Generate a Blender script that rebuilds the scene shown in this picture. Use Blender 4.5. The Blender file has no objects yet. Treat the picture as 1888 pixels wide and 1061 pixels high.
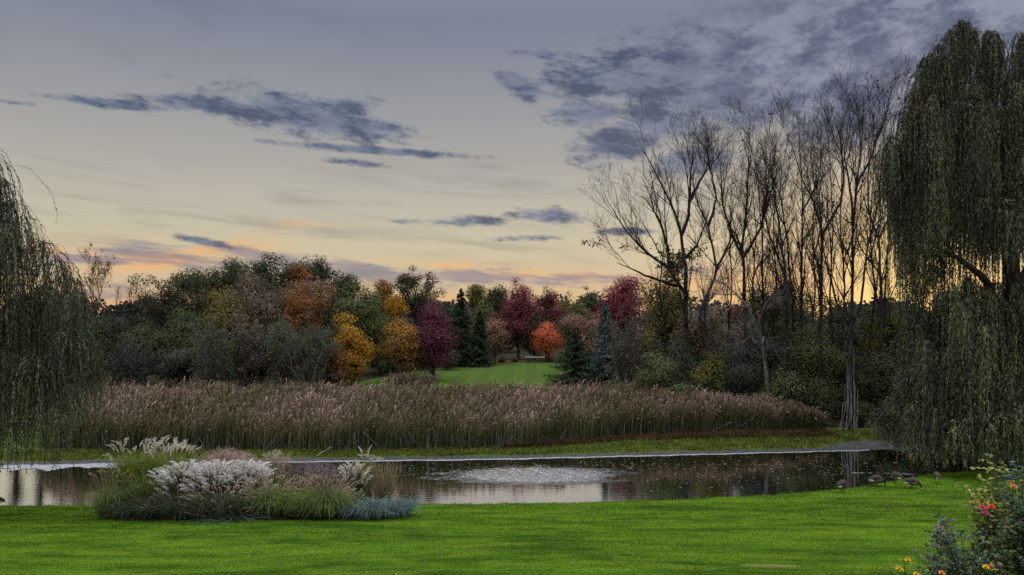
import bpy, math, random
import numpy as np
from mathutils import Vector

# ------------------------------------------------------------------ camera
CAM_H = 6.2; F = 1500.0; CX = 944.0; HY = 622.0      # photo pixels: focal length, centre column, horizon row
scn = bpy.context.scene
cam_d = bpy.data.cameras.new('camera'); cam = bpy.data.objects.new('camera', cam_d)
scn.collection.objects.link(cam); scn.camera = cam
cam.location = (0, 0, CAM_H); cam.rotation_euler = (math.radians(90), 0, 0)
cam_d.sensor_width = 36.0; cam_d.lens = 36.0 * F / 1888.0
cam_d.shift_y = (HY - 530.5) / 1888.0
cam_d.clip_start = 0.1; cam_d.clip_end = 4000

# ------------------------------------------------------------------ colour helpers
def lin(r, g, b):
    def f(c):
        c /= 255.0
        return c / 12.92 if c <= 0.04045 else ((c + 0.055) / 1.055) ** 2.4
    return (f(r), f(g), f(b), 1.0)

# ------------------------------------------------------------------ node helper
class S:
    """socket with arithmetic"""
    def __init__(s, nt, o): s.nt, s.o = nt, o
    def m(s, op, *a, clamp=False):
        n = s.nt.nodes.new('ShaderNodeMath'); n.operation = op; n.use_clamp = clamp
        for i, v in enumerate((s,) + a):
            if isinstance(v, S): s.nt.links.new(v.o, n.inputs[i])
            else: n.inputs[i].default_value = v
        return S(s.nt, n.outputs[0])
    def __add__(s, b): return s.m('ADD', b)
    __radd__ = __add__
    def __sub__(s, b): return s.m('SUBTRACT', b)
    def __mul__(s, b): return s.m('MULTIPLY', b)
    __rmul__ = __mul__
    def max(s, b): return s.m('MAXIMUM', b)
    def clamp(s): return s.m('MULTIPLY', 1.0, clamp=True)
    def smooth(s, a, b, lo=0.0, hi=1.0):
        n = s.nt.nodes.new('ShaderNodeMapRange'); n.interpolation_type = 'SMOOTHSTEP'
        s.nt.links.new(s.o, n.inputs[0])
        for i, v in enumerate((a, b, lo, hi)): n.inputs[i + 1].default_value = v
        return S(s.nt, n.outputs[0])
def comb(nt, x, y, z=0.0):
    n = nt.nodes.new('ShaderNodeCombineXYZ')
    for i, v in enumerate((x, y, z)):
        if isinstance(v, S): nt.links.new(v.o, n.inputs[i])
        else: n.inputs[i].default_value = v
    return n.outputs[0]
def noise(nt, vec, scale, detail=4, rough=0.55, dist=0.0, dims='3D'):
    n = nt.nodes.new('ShaderNodeTexNoise'); n.noise_dimensions = dims
    nt.links.new(vec, n.inputs['Vector'])
    n.inputs['Scale'].default_value = scale; n.inputs['Detail'].default_value = detail
    n.inputs['Roughness'].default_value = rough; n.inputs['Distortion'].default_value = dist
    return S(nt, n.outputs[0])
def mixc(nt, f, a, b, mode='MIX'):
    n = nt.nodes.new('ShaderNodeMix'); n.data_type = 'RGBA'; n.blend_type = mode
    if isinstance(f, S): nt.links.new(f.o, n.inputs[0])
    else: n.inputs[0].default_value = f
    for i, v in ((6, a), (7, b)):
        if isinstance(v, S): nt.links.new(v.o, n.inputs[i])
        else: n.inputs[i].default_value = v
    return S(nt, n.outputs[2])
def ramp(nt, f, stops):
    n = nt.nodes.new('ShaderNodeValToRGB'); nt.links.new(f.o, n.inputs[0])
    cr = n.color_ramp
    while len(cr.elements) < len(stops): cr.elements.new(0.5)
    for e, (p, c) in zip(cr.elements, stops): e.position = p
    for e, (p, c) in zip(cr.elements, stops): e.position = p; e.color = c
    return S(nt, n.outputs[0])

# ------------------------------------------------------------------ world: dusk sky
def A_(px): return math.degrees(math.atan((px - CX) / F))
def E_(px, v): return math.degrees(math.atan((HY - v) / F * math.cos(math.radians(A_(px)))))
SUN_AZ, SUN_EL = A_(1650), 3.0
def build_world():
    w = bpy.data.worlds.new('World'); scn.world = w; w.use_nodes = True
    nt = w.node_tree; nt.nodes.clear()
    tc = nt.nodes.new('ShaderNodeTexCoord')
    sep = nt.nodes.new('ShaderNodeSeparateXYZ'); nt.links.new(tc.outputs['Generated'], sep.inputs[0])
    X, Y, Z = (S(nt, sep.outputs[i]) for i in range(3))
    A = X.m('ARCTAN2', Y) * 57.29578
    E = Z.m('ARCSINE') * 57.29578
    t = (E * (1 / 90.0)).clamp()
    P = lambda e: e / 90.0
    base = ramp(nt, t, [(0, lin(206, 152, 112)), (P(2.4), lin(215, 180, 138)), (P(4.2), lin(206, 188, 158)),
                        (P(6.2), lin(203, 192, 163)), (P(8.5), lin(191, 185, 168)), (P(12), lin(171, 168, 163)),
                        (P(16), lin(150, 152, 157)), (P(21), lin(121, 129, 148)), (P(34), lin(172, 164, 153)),
                        (P(60), lin(196, 199, 208))])
    # darker toward the left and top edge of the sky
    def blob(px, v, wx, wy, rot=0.0, p=1.0):
        a0, e0 = A_(px), E_(px, v); c, s_ = math.cos(math.radians(rot)), math.sin(math.radians(rot))
        sx, sy = wx / 26.0, wy / 26.0
        da, de = A - a0, E - e0
        u = (da * c + de * s_) * (1 / sx); q = (de * c - da * s_) * (1 / sy)
        r = u * u + q * q
        return (r * -p).m('EXPONENT')
    def cloudn(scale, ky, seed, detail=6, rough=.6, tilt=0.0, dist=.4):
        vec = comb(nt, A * 1.0, (E + A * tilt) * ky, seed)
        return noise(nt, vec, scale, detail, rough, dist)
    def addmax(bs):
        r = bs[0]
        for b in bs[1:]: r = r.max(b)
        return r
    col = base
    # warm glow around the set sun and orange light along the horizon
    g1 = blob(1650, 540, 270, 190); g2 = blob(1655, 520, 90, 110)
    col = mixc(nt, g1 * .48, col, lin(255, 205, 128)); col = mixc(nt, g2 * .6, col, lin(255, 226, 150))
    # long grey streaks (thin veils)
    st = cloudn(.11, 9.0, 3.1, 4, .5, .085)
    veil = (st.smooth(.45, .72) * addmax([blob(420, 340, 380, 26, -5), blob(420, 415, 420, 26, -4), blob(900, 330, 250, 30, -3), blob(250, 455, 300, 16, -2), blob(800, 455, 320, 18, -3), blob(650, 385, 300, 14, -6)])) * .6
    col = mixc(nt, veil, col, lin(135, 130, 128))
    # low orange / pink lit bands
    on = cloudn(.12, 7.0, 7.7, 4, .55, -.03)
    ob = addmax([blob(215, 466, 160, 12, 1) * 1.6, blob(330, 472, 130, 26, 8) * 1.3, blob(300, 572, 200, 14) * .8,
                 blob(560, 412, 60, 7) * .5, blob(850, 490, 130, 9, -2), blob(1010, 505, 120, 12, -3), blob(1300, 525, 170, 22) * .8, blob(760, 560, 300, 14) * .45, blob(250, 566, 160, 16)])
    col = mixc(nt, (on.smooth(.36, .6) * ob) * .75, col, lin(240, 180, 112))
    # low purple-grey cloud bank
    pn = cloudn(.17, 5.5, 1.3, 8, .66, .05, .1)
    pb = addmax([blob(350, 478, 150, 20, -7), blob(620, 500, 230, 26, -3), blob(880, 508, 240, 20, -3) , blob(1040, 516, 150, 16, 0),
                 blob(190, 540, 130, 20) * .8, blob(150, 478, 80, 8), blob(480, 470, 120, 12, -8), blob(1250, 500, 120, 18) * .6,
                 blob(1480, 480, 180, 18) * .45])
    pc = (pn * 1.5 + pb * .50).smooth(.92, 1.28)
    col = mixc(nt, pc * (pb.smooth(.0, .35)) * .78, col, mixc(nt, on.smooth(.4, .62), lin(122, 118, 140), lin(148, 134, 144)))
    # dark blue broken clouds higher up
    cn = cloudn(.34, 2.6, 5.2, 8, .66, .09, .12)
    cb = addmax([blob(560, 212, 190, 42, -6), blob(650, 232, 130, 30, -4), blob(620, 200, 90, 22), blob(400, 195, 140, 18, 0), blob(210, 192, 110, 9), blob(680, 277, 190, 9, -2),
                 blob(650, 300, 60, 8, -4) * .8, blob(20, 188, 40, 5) * .6,
                 blob(1010, 398, 75, 17, -3), blob(850, 408, 90, 14, 0) * .8, blob(960, 440, 90, 9, 2) * .8, blob(1150, 427, 70, 8), blob(380, 447, 60, 8, -10),
                 blob(760, 408, 60, 8) * .7,
                 blob(1180, 150, 230, 45, -5), blob(1340, 185, 230, 62, 0), blob(1480, 160, 150, 70), blob(1150, 262, 110, 45, 12), blob(1230, 225, 150, 40), blob(1270, 300, 110, 26, 0),
                 blob(1330, 120, 300, 60), blob(1560, 215, 140, 60), blob(960, 160, 60, 28, -20), blob(990, 100, 60, 12, -4) * .8, blob(1090, 210, 90, 30)])
    cc = (cn * 1.2 + cloudn(.95, 2.2, 8.8, 6, .6, .12, .1) * .42 + cb * .74).smooth(1.02, 1.44)
    dark = mixc(nt, cn.smooth(.42, .62), lin(112, 121, 144), lin(62, 75, 104))
    col = mixc(nt, cc * cb.smooth(.02, .3) * .88, col, dark)
    # big soft violet-grey deck in the upper right
    vb = addmax([blob(1700, 40, 330, 110, 0, .9), blob(1560, 130, 260, 90), blob(1850, 160, 180, 160), blob(1350, 60, 170, 50) * .6])
    vc = (cloudn(.2, 1.8, 9.9, 8, .64, -.1, .15) * 1.3 + vb * .72).smooth(.78, 1.22)
    vcol = mixc(nt, cloudn(.33, 1.8, 2.2, 7, .66, -.05, .1).smooth(.38, .62), lin(80, 91, 120), lin(140, 146, 166))
    col = mixc(nt, vc * vb.smooth(.05, .4) * .85, col, vcol)
    # faint dark smudges top left
    col = mixc(nt, (cloudn(.09, 1.6, 12.0, 4, .5, .2).smooth(.45, .7) * blob(200, 40, 420, 90)) * .35, col, lin(92, 100, 120))
    # physically based twilight underneath (adds the glow near the set sun)
    sky = nt.nodes.new('ShaderNodeTexSky'); sky.sky_type = 'NISHITA'; sky.sun_disc = False
    sky.sun_elevation = math.radians(SUN_EL); sky.sun_rotation = math.radians(SUN_AZ)
    # brightness of the dome: unseen sky overhead and behind the camera boosted to light the scene
    lift = E.smooth(20, 68, 1.0, 3.8) * Y.smooth(-.6, .35, 1.7, 1.0)
    bg1 = nt.nodes.new('ShaderNodeBackground'); nt.links.new(col.o, bg1.inputs[0]); nt.links.new(lift.o, bg1.inputs[1])
    bg2 = nt.nodes.new('ShaderNodeBackground'); nt.links.new(sky.outputs[0], bg2.inputs[0]); bg2.inputs[1].default_value = 0.004
    ad = nt.nodes.new('ShaderNodeAddShader'); nt.links.new(bg1.outputs[0], ad.inputs[0]); nt.links.new(bg2.outputs[0], ad.inputs[1])
    out = nt.nodes.new('ShaderNodeOutputWorld'); nt.links.new(ad.outputs[0], out.inputs[0])
    w.cycles.sampling_method = 'MANUAL'; w.cycles.sample_map_resolution = 512
build_world()

sun_d = bpy.data.lights.new('sun', 'SUN'); sun = bpy.data.objects.new('sun', sun_d); scn.collection.objects.link(sun)
sun_d.energy = 0.5; sun_d.angle = math.radians(3); sun_d.color = (1.0, .78, .5)
_a, _e = math.radians(SUN_AZ), math.radians(SUN_EL)
sun.rotation_euler = Vector((math.sin(_a) * math.cos(_e), math.cos(_a) * math.cos(_e), math.sin(_e))).to_track_quat('Z', 'Y').to_euler()

scn.view_settings.view_transform = 'Standard'; scn.view_settings.look = 'None'
scn.view_settings.exposure = 0.0; scn.view_settings.gamma = 1.0
scn.cycles.max_bounces = 5; scn.cycles.diffuse_bounces = 2; scn.cycles.glossy_bounces = 2
scn.cycles.transmission_bounces = 2; scn.cycles.use_adaptive_sampling = True; scn.cycles.adaptive_threshold = 0.02
scn.cycles.use_denoising = False

# ------------------------------------------------------------------ object helpers
R = np.random.default_rng(11)
COL = scn.collection
def mk(name, V, Fc, mat, parent=None, v=None, smooth=False, mi=None):
    """one mesh object from vertex and (n,k) face arrays, or a list of such face arrays"""
    me = bpy.data.meshes.new(name)
    Fl = Fc if isinstance(Fc, list) and np.ndim(Fc[0]) == 2 else [Fc]
    Fl = [np.asarray(f, dtype=np.int32) for f in Fl if len(f)]
    V = np.asarray(V, dtype=np.float32)
    nf = sum(len(f) for f in Fl); tot = np.concatenate([np.full(len(f), f.shape[1], np.int32) for f in Fl])
    idx = np.concatenate([f.ravel() for f in Fl])
    me.vertices.add(len(V)); me.vertices.foreach_set('co', V.ravel())
    me.loops.add(len(idx)); me.loops.foreach_set('vertex_index', idx)
    me.polygons.add(nf); st = np.concatenate([[0], np.cumsum(tot)[:-1]]).astype(np.int32)
    me.polygons.foreach_set('loop_start', st); me.polygons.foreach_set('loop_total', tot)
    me.polygons.foreach_set('use_smooth', np.full(nf, smooth))
    mats = mat if isinstance(mat, (list, tuple)) else [mat]
    for m in mats: me.materials.append(m)
    if mi is not None: me.polygons.foreach_set('material_index', np.asarray(mi, np.int32))
    if v is not None:
        at = me.attributes.new('v', 'FLOAT', 'POINT'); at.data.foreach_set('value', np.asarray(v, np.float32))
    me.update(calc_edges=True)
    o = bpy.data.objects.new(name, me); COL.objects.link(o)
    if parent is not None: o.parent = parent
    return o
def tag(o, label=None, cat=None, group=None, kind=None):
    if label: o['label'] = label
    if cat: o['category'] = cat
    if group: o['group'] = group
    if kind: o['kind'] = kind
    return o
def thing(name, label, cat, loc=(0, 0, 0), group=None, rz=0.0):
    o = bpy.data.objects.new(name, None); COL.objects.link(o); o.location = loc; o.rotation_euler.z = rz
    o.empty_display_size = .3
    return tag(o, label, cat, group)
def copy_tree(o, parent=None):
    c = o.copy(); COL.objects.link(c); c.parent = parent
    for ch in list(o.children): copy_tree(ch, c)
    return c
class MB:
    """collects pieces of one mesh"""
    def __init__(s): s.V = []; s.F3 = []; s.F4 = []; s.v = []; s.n = 0; s.m3 = []; s.m4 = []
    def add(s, V, Fc, v=0.5, mi=0):
        V = np.asarray(V, float); Fc = np.asarray(Fc) + s.n
        s.V.append(V); s.n += len(V)
        s.v.append(np.full(len(V), v) if np.isscalar(v) else np.asarray(v))
        if Fc.shape[1] == 3: s.F3.append(Fc); s.m3.append(np.full(len(Fc), mi) if np.isscalar(mi) else mi)
        else: s.F4.append(Fc); s.m4.append(np.full(len(Fc), mi) if np.isscalar(mi) else mi)
        return s
    def build(s, name, mat, parent=None, smooth=False):
        Fl = []; mi = []
        if s.F3: Fl.append(np.concatenate(s.F3)); mi += s.m3
        if s.F4: Fl.append(np.concatenate(s.F4)); mi += s.m4
        return mk(name, np.concatenate(s.V), Fl, mat, parent, np.concatenate(s.v), smooth,
                  np.concatenate(mi) if isinstance(mat, (list, tuple)) else None)
def nrm(a): return a / np.maximum(np.linalg.norm(a, axis=-1, keepdims=True), 1e-9)
def runit(rng, n): return nrm(rng.normal(size=(n, 3)))
def tubes(P, Rr, sides=4, cap=False):
    """P (N,K,3), Rr (N,K) -> verts, quads"""
    P = np.asarray(P, float); Rr = np.asarray(Rr, float)
    N, K, _ = P.shape
    T = np.empty_like(P); T[:, 1:-1] = P[:, 2:] - P[:, :-2]; T[:, 0] = P[:, 1] - P[:, 0]; T[:, -1] = P[:, -1] - P[:, -2]
    T = nrm(T)
    m = nrm(T.mean(1)); ref = np.where(np.abs(m[:, 2:3]) < .8, [[0, 0, 1.0]], [[0, 1.0, 0]])[:, None, :]
    U = nrm(np.cross(T, ref)); W = np.cross(T, U)
    a = np.arange(sides) * 2 * math.pi / sides
    V = P[:, :, None] + Rr[:, :, None, None] * (np.cos(a)[None, None, :, None] * U[:, :, None] + np.sin(a)[None, None, :, None] * W[:, :, None])
    V = V.reshape(-1, 3)
    i = np.arange(N)[:, None, None] * K * sides; k = np.arange(K - 1)[None, :, None] * sides; s = np.arange(sides)[None, None, :]
    s2 = (s + 1) % sides
    Fq = np.stack([i + k + s, i + k + s2, i + k + sides + s2, i + k + sides + s], -1).reshape(-1, 4)
    return V, Fq
def cards(rng, C, L, W, a=None, jit=1.0, twist=None):
    """diamond leaves; a = preferred long axis"""
    n = len(C)
    if a is None: a = runit(rng, n)
    else: a = nrm(a + rng.normal(size=(n, 3)) * jit)
    b = nrm(np.cross(a, runit(rng, n)))
    L = np.broadcast_to(L, n)[:, None]; W = np.broadcast_to(W, n)[:, None]
    V = np.stack([C - a * L / 2, C + b * W / 2 - a * L * .08, C + a * L / 2, C - b * W / 2 - a * L * .08], 1).reshape(-1, 3)
    Fq = np.arange(4 * n).reshape(-1, 4)
    return V, Fq
def ncards(rng, C, L, W, nrm_, jit=.55):
    """diamond leaves facing roughly along nrm_"""
    n = len(C); nn = nrm(nrm_ + rng.normal(size=(n, 3)) * jit); a = nrm(np.cross(nn, runit(rng, n))); b = np.cross(nn, a)
    L = np.broadcast_to(L, n)[:, None]; W = np.broadcast_to(W, n)[:, None]
    V = np.stack([C - a * L / 2, C + b * W / 2, C + a * L / 2, C - b * W / 2], 1).reshape(-1, 3)
    return V, np.arange(4 * n).reshape(-1, 4)
def ribbons(P, Wd, side):
    """P (N,K,3) Wd (N,K) side (N,3): flat tapering blades"""
    N, K, _ = P.shape
    s = side[:, None, :] * Wd[:, :, None] / 2
    V = np.stack([P - s, P + s], 2).reshape(-1, 3)
    i = np.arange(N)[:, None] * K * 2; k = np.arange(K - 1)[None] * 2
    Fq = np.stack([i + k, i + k + 1, i + k + 3, i + k + 2], -1).reshape(-1, 4)
    return V, Fq

# ------------------------------------------------------------------ terrain
def curve(pts, z):
    """(px, v) -> function x -> y for a line lying at height z"""
    ys = [(CAM_H - z) * F / (v - HY) for px, v in pts]; xs = [(px - CX) / F * y for (px, v), y in zip(pts, ys)]
    o = np.argsort(xs); xs = np.array(xs)[o]; ys = np.array(ys)[o]
    return xs, ys
NX, NY_ = curve([(0, 938), (200, 938), (600, 935), (944, 931), (1100, 927), (1200, 922), (1350, 914), (1500, 904), (1560, 897), (1620, 889), (1690, 874), (1760, 867), (1888, 865)], .3)
FX, FY = curve([(0, 860), (200, 856), (500, 853), (900, 848), (1200, 841), (1400, 836), (1560, 832), (1640, 829.5)], .0)
FX = np.append(FX, [23.2, 24.6, 26.5, 60]); FY = np.append(FY, [43.5, 40.4, 38.6, 38.0])
def sm1d(xs, ys, w=1.2):
    g = np.linspace(-90, 90, 1801); yy = np.interp(g, xs, ys)
    k = np.exp(-np.linspace(-3, 3, int(w * 60) | 1) ** 2); k /= k.sum()
    pad = len(k) // 2; yy = np.convolve(np.pad(yy, pad, 'edge'), k, 'valid')
    return g, yy
GN = sm1d(NX, NY_); GF = sm1d(FX, FY, .5)
def wob(x, s, a=1.0): return a * (np.sin(x * 1.7 + s) * .5 + np.sin(x * 4.1 + s * 2.3) * .3 + np.sin(x * 9.7 + s * 4.1) * .2)
def ynear(x): return np.interp(x, *GN) + wob(x, 1.1, .10)
def yfar(x): return np.interp(x, *GF) + wob(x, 4.2, .12)
def sst(a, b, x):
    t = np.clip((x - a) / (b - a), 0, 1); return t * t * (3 - 2 * t)
def hgt(x, y):
    x = np.asarray(x, float); y = np.asarray(y, float)
    u = 29 - y
    near = .3 + .12 * (np.log1p(np.exp(np.clip(u * 1.2, -30, 30))) / 1.2)
    near = near + .05 * np.sin(x * .35 + 1) * np.cos(y * .4) * sst(0, 3, ynear(x) - y)
    d = ynear(x) - y
    e = sst(-.25, .45, d)
    near = near * e - .25 * (1 - e)
    f = y - yfar(x)
    far = -.06 + .07 * sst(-.3, .3, f) + .32 * sst(.8, 5, f) + .066 * (np.log1p(np.exp(np.clip((y - 59) * .5, -30, 30))) / .5) * (y < 104) + (y >= 104) * (.066 * 45 + .025 * (np.minimum(y, 300) - 104))
    far = far + .08 * np.sin(x * .6) * np.sin(y * .5 + 2) * sst(2, 6, f)
    mid = (ynear(x) + yfar(x)) / 2
    return np.where(y < mid, near, far)
H = lambda x, y: float(hgt(np.array([x]), np.array([y]))[0])
def strip(name, xs, ya, yb, ny, mat, dz=0.0, power=1.0, label=None):
    """sheet between the curves ya(x) and yb(x), draped on the terrain"""
    t = np.linspace(0, 1, ny) ** power
    Y0 = ya(xs); Y1 = yb(xs)
    YY = Y0[None] + (Y1 - Y0)[None] * t[:, None]; XX = np.broadcast_to(xs[None], YY.shape)
    V = np.stack([XX, YY, hgt(XX, YY) + dz], -1).reshape(-1, 3)
    n = len(xs); i = np.arange(ny - 1)[:, None] * n; j = np.arange(n - 1)[None]
    Fq = np.stack([i + j, i + j + 1, i + j + n + 1, i + j + n], -1).reshape(-1, 4)
    o = mk(name, V, Fq, mat, smooth=True); o['kind'] = 'structure'
    if label: o['label'] = label
    return o

# ------------------------------------------------------------------ materials
def newmat(name):
    m = bpy.data.materials.new(name); m.use_nodes = True; nt = m.node_tree; nt.nodes.clear()
    out = nt.nodes.new('ShaderNodeOutputMaterial')
    return m, nt, out
def geo_pos(nt): return nt.nodes.new('ShaderNodeNewGeometry').outputs['Position']
def bsdf(nt, out, col, rough=.8, spec=.2, bump=None, metallic=0.0):
    b = nt.nodes.new('ShaderNodeBsdfPrincipled')
    if isinstance(col, S): nt.links.new(col.o, b.inputs['Base Color'])
    else: b.inputs['Base Color'].default_value = col
    if isinstance(rough, S): nt.links.new(rough.o, b.inputs['Roughness'])
    else: b.inputs['Roughness'].default_value = rough
    b.inputs['Specular IOR Level'].default_value = spec; b.inputs['Metallic'].default_value = metallic
    if bump is not None: nt.links.new(bump, b.inputs['Normal'])
    if out is not None: nt.links.new(b.outputs[0], out.inputs[0])
    return b
def bumpn(nt, h, strength, dist):
    n = nt.nodes.new('ShaderNodeBump'); n.inputs['Strength'].default_value = strength; n.inputs['Distance'].default_value = dist
    nt.links.new(h.o, n.inputs['Height']); return n.outputs[0]
def scalev(nt, vec, s):
    n = nt.nodes.new('ShaderNodeMapping'); n.inputs['Scale'].default_value = s; nt.links.new(vec, n.inputs[0]); return n.outputs[0]
def C4(c): return (c[0], c[1], c[2], 1.0)
def leafmat(name, a, b, trans=.25, spec=.15, rough=.6, nscale=.6):
    """leaf surface: colour a..b by the leaf's own value and a slow drift through the crown"""
    m, nt, out = newmat(name)
    at = nt.nodes.new('ShaderNodeAttribute'); at.attribute_name = 'v'
    v = S(nt, at.outputs['Fac']); ns = noise(nt, geo_pos(nt), nscale, 3)
    f = (v * .75 + ns.smooth(.3, .7) * .45 - .1).clamp()
    col = mixc(nt, f, C4(a), C4(b))
    p = bsdf(nt, None, col, rough, spec)
    t = nt.nodes.new('ShaderNodeBsdfTranslucent'); nt.links.new(col.o, t.inputs[0])
    mx = nt.nodes.new('ShaderNodeMixShader'); mx.inputs[0].default_value = trans
    nt.links.new(p.outputs[0], mx.inputs[1]); nt.links.new(t.outputs[0], mx.inputs[2]); nt.links.new(mx.outputs[0], out.inputs[0])
    return m
def barkmat(name, a, b, scale=6.0):
    m, nt, out = newmat(name); pos = geo_pos(nt)
    n = noise(nt, scalev(nt, pos, (1, 1, .25)), scale, 5, .65)
    bsdf(nt, out, mixc(nt, n.smooth(.35, .65), C4(a), C4(b)), .9, .1, bumpn(nt, n, .6, .03))
    return m
def plain(name, a, b, rough=.7, spec=.2, scale=8.0, metallic=0.0, bump=.2):
    m, nt, out = newmat(name); n = noise(nt, geo_pos(nt), scale, 5, .6)
    bsdf(nt, out, mixc(nt, n.smooth(.3, .7), C4(a), C4(b)), rough, spec, bumpn(nt, n, bump, .01), metallic)
    return m
M = {}
def ground_lawn():
    m, nt, out = newmat('lawn_turf'); pos = geo_pos(nt)
    n1 = noise(nt, scalev(nt, pos, (.42, .95, 1)), 1.0, 6, .68); n2 = noise(nt, scalev(nt, pos, (3, 9, 1)), 2.2, 5, .7)
    n3 = noise(nt, pos, 26, 3, .7); n4 = noise(nt, scalev(nt, pos, (.8, 2.0, 1)), .55, 3, .5)
    f = (n1 * .65 + n2 * .30 + n3 * .20).smooth(.47, .66)
    c = mixc(nt, f, (.022, .064, .006, 1), (.105, .20, .012, 1))
    c = mixc(nt, n4.smooth(.5, .72) * .55, c, (.17, .25, .020, 1))
    sp = nt.nodes.new('ShaderNodeSeparateXYZ'); nt.links.new(pos, sp.inputs[0]); ux = (S(nt, sp.outputs[0]) - 4.7) * 1.7; uy = (S(nt, sp.outputs[1]) - 14.9) * 4.5
    worn = (ux * ux + uy * uy + (n2 - .5) * 2.4).smooth(1.2, .2)
    c = mixc(nt, worn * .75, c, (.20, .17, .07, 1))
    bare = (n2.smooth(.5, .6)) * noise(nt, pos, 1.3, 2).smooth(.70, .78)
    c = mixc(nt, bare * .6, c, (.12, .12, .03, 1))
    bsdf(nt, out, c, .95, .05, bumpn(nt, n2 * .5 + n3, .9, .05))
    return m
M['lawn'] = ground_lawn()
def far_lawn_mat():
    m, nt, out = newmat('far_turf'); pos = geo_pos(nt)
    n2 = noise(nt, scalev(nt, pos, (2, 2, 1)), 1.2, 5, .7)
    sep = nt.nodes.new('ShaderNodeSeparateXYZ'); nt.links.new(pos, sep.inputs[0])
    st = ((S(nt, sep.outputs[0]) + S(nt, sep.outputs[1]) * -.03) * 2.6).m('SINE').smooth(-.25, .25)
    c = mixc(nt, n2.smooth(.35, .65), (.040, .070, .014, 1), (.068, .112, .020, 1))
    c = mixc(nt, st * .22, c, (.075, .145, .024, 1))
    bsdf(nt, out, c, .95, .05, bumpn(nt, n2, .5, .05)); return m
M['far_lawn'] = far_lawn_mat()
def mud_mat():
    m, nt, out = newmat('wet_mud'); pos = geo_pos(nt)
    n = noise(nt, scalev(nt, pos, (1, 2, 1)), 3, 6, .65)
    bsdf(nt, out, mixc(nt, n.smooth(.35, .65), (.014, .015, .015, 1), (.055, .056, .058, 1)), n.smooth(.3, .7, .35, .7), .5, bumpn(nt, n, .5, .04)); return m
M['mud'] = mud_mat()
M['marsh'] = plain('marsh_soil', (.02, .018, .012), (.05, .045, .02), .9, .1, 3)
M['margin'] = plain('margin_turf', (.03, .05, .012), (.08, .11, .02), .95, .05, 4)
M['woodfloor'] = plain('leaf_litter_soil', (.02, .02, .012), (.05, .045, .025), .95, .05, 2)
M['mulch'] = plain('mulch', (.04, .022, .018), (.09, .05, .04), .95, .05, 6)
def water_mat():
    m, nt, out = newmat('pond_water'); pos = geo_pos(nt)
    sep = nt.nodes.new('ShaderNodeSeparateXYZ'); nt.links.new(pos, sep.inputs[0])
    X, Y = S(nt, sep.outputs[0]), S(nt, sep.outputs[1])
    # a patch of breeze-ruffled water in the middle of the pond
    edge = noise(nt, scalev(nt, pos, (.9, 3.0, 1)), 1.6, 4, .6)
    dx = (X - 1.1) * (1 / 3.7); dy = (Y - 36.7) * (1 / 2.3)
    r = dx * dx + dy * dy + (edge - .5) * 1.5
    patch = r.smooth(1.05, .55)
    fine = noise(nt, scalev(nt, pos, (2.0, 7.0, 1)), 1.6, 4, .6)
    calm = noise(nt, scalev(nt, pos, (.8, 3.2, 1)), 1.5, 2, .5)
    h = calm * .0030 + fine * .0010
    bn = nt.nodes.new('ShaderNodeBump'); bn.inputs['Strength'].default_value = 1.0; bn.inputs['Distance'].default_value = 1.0
    hh = h
    nt.links.new(hh.o, bn.inputs['Height'])
    g = nt.nodes.new('ShaderNodeBsdfGlossy'); g.inputs[0].default_value = (.96, .95, .93, 1)
    rough = patch * .24 + .012
    nt.links.new(rough.o, g.inputs['Roughness']); nt.links.new(bn.outputs[0], g.inputs['Normal'])
    d = nt.nodes.new('ShaderNodeBsdfDiffuse'); d.inputs[0].default_value = (.006, .007, .006, 1)
    mx = nt.nodes.new('ShaderNodeMixShader'); mx.inputs[0].default_value = .94
    nt.links.new(d.outputs[0], mx.inputs[1]); nt.links.new(g.outputs[0], mx.inputs[2]); nt.links.new(mx.outputs[0], out.inputs[0])
    return m
M['water'] = water_mat()
M['shore_sheen'] = plain('shore_glint', (.12, .125, .14), (.40, .41, .45), .5, .5, 9)  # reflected sky along the shore, put into a pale colour
M['bark_dark'] = barkmat('dark_bark', (.018, .015, .013), (.06, .05, .045))
M['bark_grey'] = barkmat('grey_bark', (.05, .045, .05), (.16, .145, .155))
M['bark_pale'] = barkmat('pale_bark', (.12, .11, .12), (.34, .32, .33))
M['bark_bare'] = barkmat('bare_bark', (.009, .008, .009), (.042, .038, .038))

# ------------------------------------------------------------------ setting
def xs_(a, b, n): return np.linspace(a, b, n)
XL = np.concatenate([np.linspace(-120, -30, 30), np.linspace(-29.5, 32, 420), np.linspace(33, 120, 30)])
strip('lawn', XL, lambda x: x * 0 - 30.0, lambda x: ynear(x) + .3, 260, M['lawn'], power=.55)
strip('mud_bank', XL, lambda x: yfar(x) - .5, lambda x: yfar(x) + 1.3 + wob(x, .3, .3) + 1.6 * sst(16, 21, x), 14, M['mud'])
strip('marsh_margin', XL, lambda x: yfar(x) + 1.2 + wob(x, .3, .3) + 1.6 * sst(16, 21, x), lambda x: np.maximum(yfar(x) + 8, 53 + x * 0), 26, M['margin'])
XW = np.concatenate([np.linspace(-1500, -90, 20), np.linspace(-85, 85, 120), np.linspace(90, 1500, 20)])
strip('woodland_ground', XW, lambda x: np.where(np.abs(x) < 90, np.maximum(yfar(x) + 7.9, 52.9), 30), lambda x: x * 0 + 1800, 130, M['woodfloor'], -.01, 3.2)
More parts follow.
